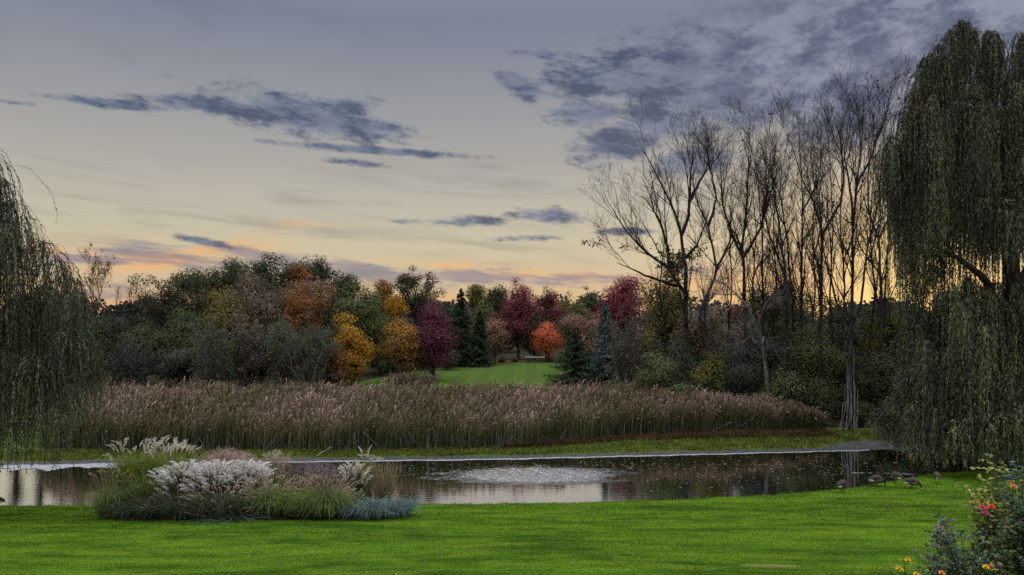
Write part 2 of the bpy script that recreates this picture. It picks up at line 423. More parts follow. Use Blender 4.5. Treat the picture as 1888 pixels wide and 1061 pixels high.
def far_sheet(name, pts, mat, dz, n=40):
    """sheet between left and right border lines given as (y, xl, xr)"""
    pts = np.array(pts, float); ys = np.linspace(pts[0, 0], pts[-1, 0], n)
    xl = np.interp(ys, pts[:, 0], pts[:, 1]) + wob(ys, 2, .4); xr = np.interp(ys, pts[:, 0], pts[:, 2]) + wob(ys, 5, .4)
    t = np.linspace(0, 1, 60); XX = xl[:, None] + (xr - xl)[:, None] * t[None]; YY = np.broadcast_to(ys[:, None], XX.shape)
    V = np.stack([XX, YY, hgt(XX, YY) + dz], -1).reshape(-1, 3)
    m_ = 60; i = np.arange(n - 1)[:, None] * m_; j = np.arange(m_ - 1)[None]
    o = mk(name, V, np.stack([i + j, i + j + 1, i + j + m_ + 1, i + j + m_], -1).reshape(-1, 4), mat, smooth=True); o['kind'] = 'structure'
    return o
far_sheet('far_lawn', [(60, -16, 26), (79, -15.5, 22), (88, -12, 14), (95, -8, 9), (99.6, -3.4, 6.5)], M['far_lawn'], .03)
far_sheet('mulch_bed', [(99.6, -8, 9), (106, -9, 10)], M['mulch'], .04, 12)
# water sheet
# (the middle carries real wavelets where the breeze ruffles it)
def pond():
    PX0, PX1, PY0, PY1 = -5.6, 8.6, 33.2, 40.6
    nx, ny = 640, 560; gx = np.linspace(PX0, PX1, nx); gy = np.linspace(PY0, PY1, ny); XX, YY = np.meshgrid(gx, gy)
    rng = np.random.default_rng(4)
    def fld(sx, sy, k):
        z = 0 * XX
        for _ in range(k):
            a, b, c = rng.normal() * sx, rng.normal() * sy, rng.uniform(0, 6.28); z = z + np.sin(a * XX + b * YY + c)
        return z / math.sqrt(k)
    e = fld(.9, 2.4, 12) * .34 + fld(3, 8, 12) * .26 + fld(8, 20, 12) * .2
    r = ((XX - 1.0) / 4.2) ** 2 + ((YY - 36.9) / 2.3) ** 2 + e
    m = 1 - sst(.35, 1.5, r)
    z = 0 * XX
    for _ in range(30):
        lam = rng.uniform(.07, .17); th = rng.normal() * .95; k = 2 * math.pi / lam
        z = z + lam * np.sin(k * (math.sin(th) * XX + math.cos(th) * YY) + rng.uniform(0, 6.28))
    z = z * .0054 * m
    edge = np.minimum(np.minimum(XX - PX0, PX1 - XX), np.minimum(YY - PY0, PY1 - YY)); z = z * sst(0, .5, edge)
    V = np.stack([XX, YY, z], -1).reshape(-1, 3); i = np.arange(ny - 1)[:, None] * nx; j = np.arange(nx - 1)[None]
    mb = MB(); mb.add(V, np.stack([i + j, i + j + 1, i + j + nx + 1, i + j + nx], -1).reshape(-1, 4))
    for x0, x1, y0, y1 in [(-110, PX0, 15, 70), (PX1, 110, 15, 70), (PX0, PX1, 15, PY0), (PX0, PX1, PY1, 70)]:
        mb.add([(x0, y0, 0), (x1, y0, 0), (x1, y1, 0), (x0, y1, 0)], [(0, 1, 2, 3)])
    mb.build('pond_water', M['water'], smooth=True)['kind'] = 'structure'
pond()
# sky glint painted as a pale strip at the far water's edge: wide on the left, a thin line further right
def glint():
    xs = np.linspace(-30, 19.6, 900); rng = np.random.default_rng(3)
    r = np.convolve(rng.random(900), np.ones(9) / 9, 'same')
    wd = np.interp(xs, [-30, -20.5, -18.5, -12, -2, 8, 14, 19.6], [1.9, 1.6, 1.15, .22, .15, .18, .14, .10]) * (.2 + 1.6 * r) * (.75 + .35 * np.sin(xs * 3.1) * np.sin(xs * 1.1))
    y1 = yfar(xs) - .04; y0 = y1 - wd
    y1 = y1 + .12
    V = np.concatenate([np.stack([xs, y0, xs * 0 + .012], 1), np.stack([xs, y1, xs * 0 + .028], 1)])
    j = np.arange(899); o = mk('shore_glint', V, np.stack([j, j + 1, j + 901, j + 900], 1), M['shore_sheen'])
    tag(o, 'pale painted sky glint along the far edge of the pond', 'glint', kind='stuff')
glint()

# ------------------------------------------------------------------ lawn blades, margin tufts, leaves on lawn and water
M['blade'] = leafmat('grass_blade', (.028, .082, .006), (.175, .295, .014), .3, .05, .7, 1.2)
def scatter_blades(name, X, Y, h, w, mat, label, cat, lean=.5, seed=1, v=None, dz=0.0):
    rng = np.random.default_rng(seed); n = len(X)
    B = np.stack([X, Y, hgt(X, Y) + dz - .004], 1)
    ang = rng.uniform(0, 2 * math.pi, n); side = np.stack([np.cos(ang), np.sin(ang), ang * 0], 1)
    hh = h * rng.uniform(.5, 1.3, n); tip = B + np.stack([rng.normal(size=n) * lean * hh, rng.normal(size=n) * lean * hh, hh], 1)
    w = np.broadcast_to(w, n)[:, None]
    V = np.stack([B - side * w / 2, B + side * w / 2, tip], 1).reshape(-1, 3)
    vv = np.repeat(rng.random(n) if v is None else v, 3)
    o = mk(name, V, np.arange(3 * n).reshape(-1, 3), mat, v=vv)
    if label: tag(o, label, cat, kind='stuff')
    return o
def lawn_blades():
    rng = np.random.default_rng(5); n = 420000
    y = 12.6 + (rng.random(n) ** 1.5) * 24; x = (rng.random(n) - .5) * 2 * (.66 * y)
    k = (y < ynear(x) - .05) & ((((x - 4.7) * 1.7) ** 2 + ((y - 14.9) * 4.5) ** 2 > .8) | (rng.random(n) < .25)); x, y = x[k], y[k]
    sz = .028 * (y / 16) ** .8
    rng2 = np.random.default_rng(6)
    v = .42 + .20 * np.sin(x * .8 + 2.2 * np.sin(y * .9 + .5 * x)) * np.sin(y * 1.7 + 1.9 * np.sin(x * .7)) + .12 * np.sin(x * 2.9 + 2 * np.sin(y * 1.6)) * np.sin(y * 2.9 + 2 * np.sin(x * 1.9)) + .18 * np.sin(y * 5.1 + 2 * np.sin(x * .8)) * np.sin(x * 1.3 + y) + .16 * np.sin(x * .21 + y * .55 + 1) + rng2.normal(size=len(x)) * .15
    v = v - .22 * sst(8, 14, x) * sst(24, 28, y)  # shade of the right willow painted into the blade colour
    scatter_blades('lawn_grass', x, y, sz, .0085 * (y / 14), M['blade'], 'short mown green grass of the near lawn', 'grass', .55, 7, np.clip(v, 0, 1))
lawn_blades()
def bank_edge():
    rng = np.random.default_rng(15); n = 26000; x = rng.uniform(-24, 30, n); d = rng.random(n) ** 1.4 * .55 - .12 + .12 * np.sin(x * 3.3) * np.sin(x * 7.7)
    y = ynear(x) - d; k = hgt(x, y) > -.03; k &= rng.random(n) < .35 + .65 * np.sin(x * 1.9 + 1.2 * np.sin(x * .7)) ** 2
    scatter_blades('bank_grass', x[k], y[k], .085, .022, M['blade'], 'ragged taller grass along the near edge of the pond', 'grass', .8, 16, v=np.clip(rng.random(int(k.sum())) * .6, 0, 1))
bank_edge()
M['litter'] = leafmat('fallen_leaf', (.10, .05, .02), (.40, .36, .28), 0, .1)
def litter():
    rng = np.random.default_rng(8); n = 420
    y = 13 + rng.random(n) * 20; x = (rng.random(n) - .35) * 1.2 * y
    # more under the big willow
    n2 = 600; y2 = 24 + rng.random(n2) * 8; x2 = 9 + rng.random(n2) ** .8 * 12
    x = np.append(x, x2); y = np.append(y, y2); k = y < ynear(x) - .3; x, y = x[k], y[k]
    a = runit(rng, len(x)) * [1, 1, .15]
    V, Fq = cards(rng, np.stack([x, y, hgt(x, y) + .03], 1), rng.uniform(.03, .07, len(x)), .03, a, .1)
    V[:, 2] = np.repeat(hgt(x, y) + .032, 4)
    tag(mk('fallen_leaves', V, Fq, M['litter'], v=np.repeat(rng.random(len(x)), 4)), 'small dry leaves scattered over the near lawn', 'fallen leaves', kind='stuff')
litter()
def floating():
    rng = np.random.default_rng(9)
    x = rng.uniform(-8, 26, 5200); y = rng.uniform(32.5, 45, 5200)
    dens = .05 + .5 * np.exp(-((x - 8) / 7) ** 2 - ((y - 39.3) / 1.6) ** 2) + .4 * np.exp(-((x - 16) / 5) ** 2 - ((y - 39) / 3) ** 2) + .5 * np.exp(-((x + 3.5) / 1.8) ** 2 - ((y - 37.7) / 1.0) ** 2)
    k = (rng.random(5200) < dens) & (y < yfar(x) - .3) & (y > ynear(x) + .3); x, y = x[k], y[k]
    V, Fq = cards(rng, np.stack([x, y, x * 0 + .01], 1), rng.uniform(.06, .16, len(x)), rng.uniform(.05, .1, len(x)), np.tile([1.0, 0, 0], (len(x), 1)), .3)
    V[:, 2] = .012
    tag(mk('floating_leaves', V, Fq, M['litter'], v=np.repeat(rng.random(len(x)) * .6 + .4, 4)), 'small pale leaves and specks floating on the pond', 'floating leaves', kind='stuff')
floating()
M['marginleaf'] = leafmat('margin_grass', (.045, .065, .014), (.17, .20, .035), .2, .05)
M['russet'] = leafmat('russet_sedge', (.040, .030, .015), (.115, .072, .035), .2, .05)
def margin():
    rng = np.random.default_rng(10); n = 60000
    x = rng.uniform(-32, 23.5, n); d = 1.15 + rng.random(n) * (2.2 + 1.6 * sst(0, 8, x)) + 1.6 * sst(16, 21, x); y = yfar(x) + d
    k = (d < 1.3 + 5 * rng.random(n)) | (rng.random(n) < .6)
    k &= rng.random(n) < sst(1.05, 1.9, d - 1.6 * sst(16, 21, x) + .4 * np.sin(x * 1.3) * .6)
    k &= rng.random(n) < .45 + .55 * np.sin(x * 1.9 + 2 * np.sin(y * 2.3 + x * .4)) ** 2
    scatter_blades('marsh_grass', x[k], y[k], .16, .05, M['marginleaf'], 'low yellow-green marsh grass along the far shore', 'grass', .7, 11)
    n = 45000; x = rng.uniform(-2, 19.5, n); y0 = yfar(x) + 2.8 + 1.2 * sst(0, 8, x); y1 = np.interp(x, [-2, 3, 7, 12, 16, 20], [43.2, 46, 48.5, 50.5, 51.5, 52])
    y = y0 + (y1 - y0) * rng.random(n); k = (y1 > y0) & (rng.random(n) < .35 + .5 * np.sin(x * 2.1 + np.sin(y * 2)) ** 2)
    scatter_blades('russet_sedge', x[k], y[k], .26, .05, M['russet'], 'russet brown sedge between the marsh grass and the cattails', 'sedge', .7, 12)
margin()

# ------------------------------------------------------------------ cattails
M['reed'] = None
def reed_mat():
    m, nt, out = newmat('cattail_blade')
    at = nt.nodes.new('ShaderNodeAttribute'); at.attribute_name = 'v'; v = S(nt, at.outputs['Fac'])
    col = ramp(nt, v, [(0, (.035, .045, .018, 1)), (.45, (.085, .085, .035, 1)), (.7, (.175, .122, .092, 1)), (1, (.37, .275, .235, 1))])
    bsdf(nt, out, col, .8, .1); return m
M['reed'] = reed_mat()
def reed_front(x): return np.interp(x, [-34, -20, -9, -1.2, 3.2, 8.1, 15.1, 19.6], [42.6, 43.0, 43.4, 44.0, 46.0, 48.2, 50.2, 51.5])
def reed_back(x): return np.interp(x, [-34, 8.5, 10.5, 12.5, 19.6], [60, 60, 58, 54, 53.5])
def reed_field():
    rng = np.random.default_rng(13)
    Ps = []; Ws = []; Ss = []; Vs = []
    n = 36000; x = rng.uniform(-33.5, 19.6, n)
    u = rng.random(n) ** 1.25; y = reed_front(x) + wob(x, 3, .35) + (reed_back(x) - reed_front(x)) * u
    k = x > -.575 * y; x, y = x[k], y[k]; n = len(x)
    nb = 4
    tall = np.interp(x, [-34, 5, 9, 13, 17, 19.6], [2.35, 2.35, 2.45, 2.35, 2.1, 1.3]) * (1 + .06 * np.sin(x * .9 + y * .8) + .06 * np.sin(x * 2.7 + 2 * np.sin(y * 1.1)) + .05 * np.sin(x * 5.3 + y * 3))
    tall = tall * np.interp(y - reed_front(x), [-.5, 0, 3, 5.5], [.66, .74, .90, .95])
    for b in range(nb):
        X = x + rng.normal(size=n) * .12; Y = y + rng.normal(size=n) * .12
        Y = np.maximum(Y, reed_front(x) - .4)
        h = tall * rng.uniform(.62, 1.1, n) * (1.0 if b else 1.08)
        az = rng.uniform(0, 2 * math.pi, n); lean = rng.uniform(.05, .45, n) * h * .5 + (rng.random(n) < .12) * rng.uniform(.3, .9, n)
        dx, dy = np.cos(az) * lean + .10 * h, np.sin(az) * lean
        z0 = hgt(X, Y)
        ts = np.array([0, .4, .72, .9, 1.0]); zc = np.array([0, .42, .78, .95, .97])
        droop = (rng.random(n) < .35) * rng.uniform(.05, .35, n)
        P = np.stack([np.stack([X + dx * t ** 2.2, Y + dy * t ** 2.2, z0 + h * c - (droop * h * .5 * (t > .8) * (t - .75) * 4)], 1) for t, c in zip(ts, zc)], 1)
        Ps.append(P); a2 = rng.uniform(0, math.pi, n); Ss.append(np.stack([np.cos(a2), np.sin(a2) * .5, a2 * 0], 1))
        w0 = rng.uniform(.025, .05, n) if b else rng.uniform(.04, .075, n)
        prof = np.array([.9, 1, .9, .6, .1]) if b else np.array([.35, .35, .7, 1.2, .4])
        Ws.append(w0[:, None] * prof[None])
        dry = rng.normal(size=n) * .12 + .03
        Vs.append(np.clip(np.array([.0, .08, .34, .66, .9])[None] + dry[:, None] + (.09 * np.sin(x * .5 + 1) + .10 * np.sin(x * 1.3 + 2 * np.sin(y * .9)) * np.sin(y * 1.7 + x * .4))[:, None], 0, 1))
    V, Fq = ribbons(np.concatenate(Ps), np.concatenate(Ws), np.concatenate(Ss))
    tag(mk('cattails', V, Fq, M['reed'], v=np.repeat(np.concatenate(Vs).ravel(), 2)), 'wide bed of tall dry brown cattails behind the pond', 'cattails', kind='stuff')
    # broken pale stalks at the front of the reeds
    n = 230; x = rng.uniform(-24, 17, n); y = reed_front(x) - rng.uniform(.0, .5, n)
    h = rng.uniform(.3, 1.25, n) * np.interp(x, [-30, 3, 17], [1, 1, .7]); z0 = hgt(x, y)
    az = rng.uniform(0, 6.28, n); ln = np.abs(rng.normal(size=n)) * .12 * h + (rng.random(n) < .22) * h * rng.uniform(.5, 2, n)
    P = np.stack([np.stack([x, y, z0], 1), np.stack([x + np.cos(az) * ln, y + np.sin(az) * ln * .3 - .05, z0 + h * .9], 1)], 1)
    V, Fq = tubes(P, np.full((n, 2), .013), 4)
    tag(mk('broken_stalks', V, Fq, M['bark_grey']), 'broken pale reed stalks at the front of the cattails', 'reed stalks', kind='stuff')
reed_field()

# ------------------------------------------------------------------ trees
def X_(px, y): return (px - CX) / F * y
def Z_(v, y): return CAM_H + (HY - v) / F * y
def grow(rng, P, Rr, n, t0, t1, ang, lr, up, K=5, wig=.06, rr=.55, side=0.0, taper=.35):
    """n children on each parent polyline"""
    N, KP, _ = P.shape
    t = rng.uniform(t0, t1, (N, n)); f = t * (KP - 1); i = np.minimum(f.astype(int), KP - 2); w = (f - i)[..., None]
    r_ = np.arange(N)[:, None]
    B = P[r_, i] * (1 - w) + P[r_, i + 1] * w; D = nrm(P[r_, i + 1] - P[r_, i])
    rb = Rr[r_, i] * (1 - w[..., 0]) + Rr[r_, i + 1] * w[..., 0]
    plen = np.linalg.norm(np.diff(P, axis=1), axis=2).sum(1)[:, None]
    B = B.reshape(-1, 3); D = D.reshape(-1, 3); m = len(B)
    q = nrm(np.cross(D, runit(rng, m))); a = np.radians(ang * rng.uniform(.6, 1.35, m))[:, None]
    d = nrm(D * np.cos(a) + q * np.sin(a) + [0, 0, up])
    L = (plen * lr * (1.15 - .65 * t)).reshape(-1) * rng.uniform(.6, 1.2, m)
    pts = [B]; cur = B; dd = d
    for k in range(K - 1):
        dd = nrm(dd + rng.normal(size=(m, 3)) * wig * 2 + [0, 0, up * .35])
        cur = cur + dd * (L / (K - 1))[:, None]; pts.append(cur)
    r0 = np.minimum(rb.reshape(-1) * rr, L * .014 + .003)
    Rn = r0[:, None] * np.linspace(1, taper, K)[None]
    return np.stack(pts, 1), Rn
def growd(rng, P, Rr, dens, t0, ang, Labs, up, K=5, wig=.05, rr=.6):
    """side branches: dens per metre of parent, of absolute length Labs"""
    pl = np.linalg.norm(np.diff(P, axis=1), axis=2).sum(1); n = int(dens * (pl * (1 - t0)).sum()); KP = P.shape[1]
    p = rng.choice(len(P), n, p=pl / pl.sum()); t = t0 + (1 - t0) * rng.random(n); f = t * (KP - 1); i = np.minimum(f.astype(int), KP - 2); w = (f - i)[:, None]
    B = P[p, i] * (1 - w) + P[p, i + 1] * w; D = nrm(P[p, i + 1] - P[p, i]); rb = Rr[p, i] * (1 - w[:, 0]) + Rr[p, i + 1] * w[:, 0]
    q = nrm(np.cross(D, runit(rng, n))); a = np.radians(ang * rng.uniform(.6, 1.3, n))[:, None]; d = nrm(D * np.cos(a) + q * np.sin(a) + [0, 0, up])
    L = np.minimum(Labs * (1.2 - .55 * t), pl[p] * .75) * rng.uniform(.55, 1.25, n); pts = [B]; cur = B; dd = d
    for k in range(K - 1):
        dd = nrm(dd + rng.normal(size=(n, 3)) * wig * 2 + [0, 0, up * .4]); cur = cur + dd * (L / (K - 1))[:, None]; pts.append(cur)
    r0 = np.minimum(rb * rr, L * .012 + .003)
    return np.stack(pts, 1), r0[:, None] * np.linspace(1, .3, K)[None]
def resample(pts, K):
    pts = np.array(pts, float); s = np.concatenate([[0], np.cumsum(np.linalg.norm(np.diff(pts, axis=0), axis=1))]); u = np.linspace(0, s[-1], K)
    return np.stack([np.interp(u, s, pts[:, j]) for j in range(3)], 1)

GREYS = {}
def kind(name, a, b, **k): GREYS[name] = dict(mat=leafmat('leaf_' + name, a, b, k.pop('trans', .25)), **k)
kind('gold', (.20, .10, .012), (.46, .25, .022), size=.30, fill=.25)
kind('amber', (.085, .060, .018), (.38, .19, .035), size=.28, fill=.3, grad=.35)
kind('purple', (.040, .026, .022), (.20, .040, .095), grad=.5, size=.26, fill=.3)
kind('maroon', (.024, .032, .016), (.25, .04, .075), grad=.7, size=.28, fill=.35)
kind('crimson', (.07, .022, .03), (.27, .04, .075), grad=.4, size=.26, fill=.2)
kind('coral', (.30, .10, .02), (.66, .14, .09), grad=.3, size=.24, fill=.2)
kind('pinkgreen', (.045, .062, .028), (.34, .16, .13), grad=.8, size=.26, fill=.3)
kind('darkgreen', (.022, .031, .013), (.062, .076, .027), size=.32, fill=.4)
kind('green', (.030, .050, .020), (.12, .135, .045), size=.28, fill=.35)
kind('olive', (.06, .06, .02), (.17, .14, .04), size=.30, fill=.3)
kind('dusty', (.060, .052, .036), (.20, .155, .11), size=.28, fill=.3)
kind('tan', (.13, .085, .05), (.30, .20, .12), size=.28, fill=.3)
kind('russet', (.11, .050, .02), (.28, .115, .035), size=.28, fill=.3)
kind('airy', (.022, .026, .014), (.075, .070, .035), size=.30, fill=.05)
kind('blueshade', (.018, .026, .019), (.064, .078, .056), size=.26, fill=.4)
kind('yellowgreen', (.028, .042, .014), (.15, .135, .03), size=.22, fill=.3)
kind('shrub', (.035, .055, .022), (.12, .145, .06), size=.20, fill=.4)
kind('softgreen', (.026, .038, .017), (.080, .100, .040), size=.28, fill=.35)
kind('needle', (.015, .03, .018), (.05, .075, .04), size=.30)
kind('blueneedle', (.035, .06, .065), (.13, .19, .20), size=.26)

def crown_points(rng, c, rad, ncl, nleaf, clr, shape, fill):
    u = runit(rng, ncl); rho = rng.uniform(.35, 1.12, ncl) ** .5
    zt = u[:, 2] * rho
    if shape == 'oval': k = np.where(zt > 0, 1 - .55 * zt ** 1.5, 1 - .2 * zt * zt)
    elif shape == 'cone': k = np.clip(.95 - .6 * (zt + .6) / 1.6, .15, 1)
    elif shape == 'vase': k = np.clip(.55 + .5 * (zt + 1) / 2, .3, 1)
    else: k = 1 + 0 * zt
    cl = np.stack([u[:, 0] * rho * k, u[:, 1] * rho * k, zt], 1) * np.array(rad)
    ph = rng.uniform(0, 6.28, 4); az = np.arctan2(u[:, 1], u[:, 0])
    cl *= (1 + .14 * np.sin(2 * az + ph[0] + 2 * u[:, 2]) + .09 * np.sin(3 * az + ph[1] - 4 * u[:, 2]) + .07 * np.sin(5 * u[:, 2] + ph[2]) + rng.normal(size=ncl) * .09)[:, None]
    cval = rng.normal(size=ncl) * .26 + .5
    csz = clr * rng.uniform(.5, 1.5, ncl)
    nf = int(nleaf * fill * .5); nl = nleaf - nf
    i = rng.choice(ncl, nl, p=csz ** 2 / (csz ** 2).sum())
    o = runit(rng, nl) * (rng.random((nl, 1)) ** .30); o[:, 2] *= .68; o[:, 2] += .12
    P = cl[i] + o * csz[i][:, None]; Nn = nrm(o) * 1.3 + nrm(cl[i] / np.array(rad)) * .35 + [0, 0, .12]; val = cval[i] + rng.normal(size=nl) * .10
    if nf:
        q = runit(rng, nf) * rng.random((nf, 1)) ** .4 * .82; kk = np.interp(q[:, 2], [-1, 0, 1], [.9, .95, .45 if shape in ('oval', 'cone') else .9])
        q[:, 0] *= kk * .85; q[:, 1] *= kk * .85
        P = np.concatenate([P, q * np.array(rad)]); Nn = np.concatenate([Nn, nrm(q)]); val = np.concatenate([val, rng.normal(size=nf) * .15 + .4])
    return P + np.array(c), np.clip(val, 0, 1), cl + np.array(c), Nn
NAMES = dict()
def tree(px, vt, wpx, y, kd, label, name='tree', cat='tree', vb=None, shape='round', dens=1.0, ncl=None, seed=None, group=None, trunk=None, lsize=None, bark='bark_dark', depth=.9, clf=1.0):
    seed = seed if seed is not None else int(px * 7 + vt * 3); rng = np.random.default_rng(seed)
    k = GREYS[kd]; x = X_(px, y); zt = Z_(vt, y); w = wpx / F * y; zg = H(x, y) - .05
    zb = Z_(vb, y) if vb is not None else zg + .06 * (zt - zg)
    zb = max(zb, zg + .05)
    rad = np.array([w / 2, w / 2 * depth, (zt - zb) / 2]); c = np.array([0, 0, (zt + zb) / 2 - zg])
    size = (lsize or k['size'] * .74) * (.75 + .25 * y / 80)
    clr = clf * .34 * min(w / 2, (zt - zb) / 2) + .25
    area = 4 * math.pi * ((rad[0] * rad[2]) ** 1.6 / 2 + (rad[0] * rad[1]) ** 1.6 / 2) ** (1 / 1.6)
    nleaf = int(dens * area / (size * size * .32) * 1.5)
    nleaf = min(nleaf, 34000)
    ncl = ncl or int(np.clip(area / (clr * clr) * .85, 24, 150))
    r2 = rad - clr * .62
    P, val, cl, Nn = crown_points(rng, c, np.maximum(r2, .3), ncl, nleaf, clr, shape, k.get('fill', .3))
    P[:, 2] = np.maximum(P[:, 2], .08)
    gr = k.get('grad', 0)
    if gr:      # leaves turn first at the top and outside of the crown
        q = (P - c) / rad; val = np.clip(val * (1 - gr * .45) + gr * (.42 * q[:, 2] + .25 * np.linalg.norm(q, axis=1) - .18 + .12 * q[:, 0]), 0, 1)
    t = thing(name, label, cat, (x, y, zg), group)
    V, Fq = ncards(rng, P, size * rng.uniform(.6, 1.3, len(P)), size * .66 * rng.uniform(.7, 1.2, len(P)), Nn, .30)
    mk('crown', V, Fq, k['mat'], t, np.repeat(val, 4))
    # trunk with limbs reaching into the clumps
    tr = trunk or max(.05, .018 * (zt - zg)); hh = zt - zg
    K = 8; zz = np.linspace(0, hh * .82, K); wv = np.cumsum(rng.normal(size=(K, 2)) * .012 * hh, 0); wv -= wv[0]
    TP = np.concatenate([wv, zz[:, None]], 1)[None]; TR = (tr * np.linspace(1.15, .25, K))[None]; TR[0, 0] *= 1.4
    mb = MB(); mb.add(*tubes(TP, TR, 7))
    s = cl[rng.permutation(len(cl))[:36]]
    f = np.clip((s[:, 2] / (hh * .82) - .12) * .7, .1, .92) * (K - 1); i = np.minimum(f.astype(int), K - 2); ww = (f - i)[:, None]
    B = TP[0][i] * (1 - ww) + TP[0][i + 1] * ww
    tt = np.linspace(0, 1, 5)[None, :, None]; mid = np.stack([s[:, 0] * .35 + B[:, 0] * .65, s[:, 1] * .35 + B[:, 1] * .65, (s[:, 2] + B[:, 2]) / 2], 1)
    # limbs rise from the trunk and bend outwards
    Q = (1 - tt) ** 2 * B[:, None] + 2 * (1 - tt) * tt * mid[:, None] + tt ** 2 * s[:, None]
    rr = (tr * .42 * np.linspace(1, .22, 5))[None] * np.ones((len(s), 1)) * (1 - .5 * f / (K - 1))[:, None]
    mb.add(*tubes(Q, rr, 4)); q2, r2_ = grow(rng, Q, rr, 4, .35, 1, 38, .45, .1, 4)
    mb.add(*tubes(q2, np.maximum(r2_, .008), 3))
    mb.build('trunk', M[bark], t, smooth=True)
    return t
def conifer(px, vt, wpx, y, kd, label, name='spruce_tree', vb=None, seed=None, group=None, tiers=None, droop=.28, dens=1.0):
    seed = seed if seed is not None else int(px * 5 + vt); rng = np.random.default_rng(seed)
    k = GREYS[kd]; x = X_(px, y); zt = Z_(vt, y); w = wpx / F * y; zg = H(x, y) - .05; hh = zt - zg
    t = thing(name, label, 'tree', (x, y, zg), group)
    z0 = (Z_(vb, y) - zg) if vb else .06 * hh
    z0 = max(z0, .25)
    nb = int((tiers or 26) * 9); u = rng.random(nb) ** 1.15; zb = z0 + (hh - z0) * u
    L = (w / 2) * (1 - u) ** .85 * rng.uniform(.72, 1.12, nb) + .12
    az = rng.uniform(0, 2 * math.pi, nb); d = np.stack([np.cos(az), np.sin(az)], 1)
    tt = np.linspace(0, 1, 5)
    Q = np.stack([np.concatenate([d * (L * s)[:, None], (zb - L * droop * (s ** .8) + L * .16 * s ** 3)[:, None]], 1) for s in tt], 1)
    rr = (.012 + .012 * L)[:, None] * np.linspace(1, .3, 5)[None]
    mb = MB(); zz = np.linspace(0, hh * .98, 6); mb.add(*tubes(np.stack([zz * 0, zz * 0, zz], 1)[None], (.022 * hh * np.linspace(1, .08, 6))[None], 7)); mb.add(*tubes(Q, rr, 3))
    mb.build('trunk', M['bark_dark'], t, smooth=True)
    n = int(dens * nb * 34); i = rng.integers(0, nb, n); s = rng.random(n) ** .7
    f = s * 4; j = np.minimum(f.astype(int), 3); ww = (f - j)[:, None]
    P = Q[i, j] * (1 - ww) + Q[i, j + 1] * ww
    perp = np.stack([-d[i][:, 1], d[i][:, 0]], 1); off = rng.normal(size=n) * .16 * L[i] * (1.15 - s * .8)
    P[:, :2] += perp * off[:, None]; P[:, 2] += rng.normal(size=n) * .05 - np.abs(off) * .35 - rng.random(n) * .10
    a = np.concatenate([d[i] + perp * np.sign(off)[:, None] * .6, np.full((n, 1), -.35)], 1)
    V, Fq = cards(rng, P, k['size'] * rng.uniform(.7, 1.4, n), .085 * rng.uniform(.7, 1.3, n), a, .35)
    mk('crown', V, Fq, k['mat'], t, np.repeat(np.clip(rng.normal(size=n) * .2 + .35 + .35 * s, 0, 1), 4))
    return t
def stems_tree(stems, y, r0, label, name='bare_tree', levels=(9, 6, 5, 4), ang=(28, 32, 36, 40), lr=(.40, .50, .55, .6), up=.20, bark='bark_bare', group=None, seed=1, leaves=0, ydep=.0, cat='tree', leafmat_='airy', tmin=.3, scale=1.0, dens=1.0, lz=(0, 99)):
    """a leafless tree whose main stems follow given lines; stems[0] starts at the ground"""
    rng = np.random.default_rng(seed)
    x0 = X_(stems[0][0][0], y); zg = H(x0, y) - .06
    t = thing(name, label, cat, (x0, y, zg), group)
    mb = MB(); P1 = []; R1 = []
    for si, st in enumerate(stems):
        dep = 0 if si == 0 else rng.uniform(-1, 1) * 2.2
        pts = []
        L = len(st)
        for q, (px, v) in enumerate(st):
            yy = y + (dep * q / (L - 1) if L > 1 else 0) + (rng.normal() * .15 if q else 0)
            pts.append((X_(px, y) - x0, yy - y, Z_(v, y) - zg))
        if si == 0: pts = [(0, 0, 0)] + pts if pts[0][2] > .3 else pts
        rs = r0 * (1.0 if si == 0 else .56)
        if si:
            allp = np.concatenate(P1); q0 = np.array(pts[0]); q1 = allp[np.argmin(((allp - q0) ** 2 * [1, .3, 1]).sum(1))]; pts = [tuple(q1)] + [tuple(np.array(p_) + [0, q1[1], 0]) for p_ in pts[1:]]
        p = resample(pts, 24); ns = np.cumsum(rng.normal(size=(24, 3)) * .022, 0); ns -= ns[0]; p += ns
        P1.append(p); rad = rs * np.linspace(1, .10, 24); rad[0] *= 1.25 if si == 0 else 1; R1.append(rad)
    P = np.stack(P1); Rr = np.stack(R1); mb.add(*tubes(P, Rr, 7))
    K = [6, 5, 4, 4]; sd = [5, 4, 3, 3]; tips = []
    hh = float(P[:, :, 2].max()); sc = np.clip(hh / 17, .35, 1.05) * scale
    Ls = [3.9 * sc, 2.1 * sc, 1.15 * sc, .7 * sc]; ds = [1.5, 1.9, 2.1, 2.0]
    for lv in range(len(levels)):
        P, Rr = growd(rng, P, Rr, ds[lv] / sc * dens, tmin if lv == 0 else .12, ang[lv], Ls[lv], up * (1 - .15 * lv), K[min(lv, 3)])
        Rr = np.maximum(Rr, .0058 * y / 50); mb.add(*tubes(P, Rr, sd[min(lv, 3)])); tips.append(P[:, -1])
    mb.build('trunk', M[bark], t, smooth=True)
    if leaves:
        tp = tips[-1]; tz = tp[(tp[:, 2] > lz[0]) & (tp[:, 2] < lz[1])]; tz = tz if len(tz) > 9 else tp; hi = tz[rng.choice(len(tz), leaves)]; n = len(hi) * 3
        C = np.repeat(hi, 3, 0) + rng.normal(size=(n, 3)) * .14
        V, Fq = cards(rng, C, .22, .14); mk('crown', V, Fq, GREYS[leafmat_]['mat'], t, np.repeat(rng.random(n), 4))
    return t
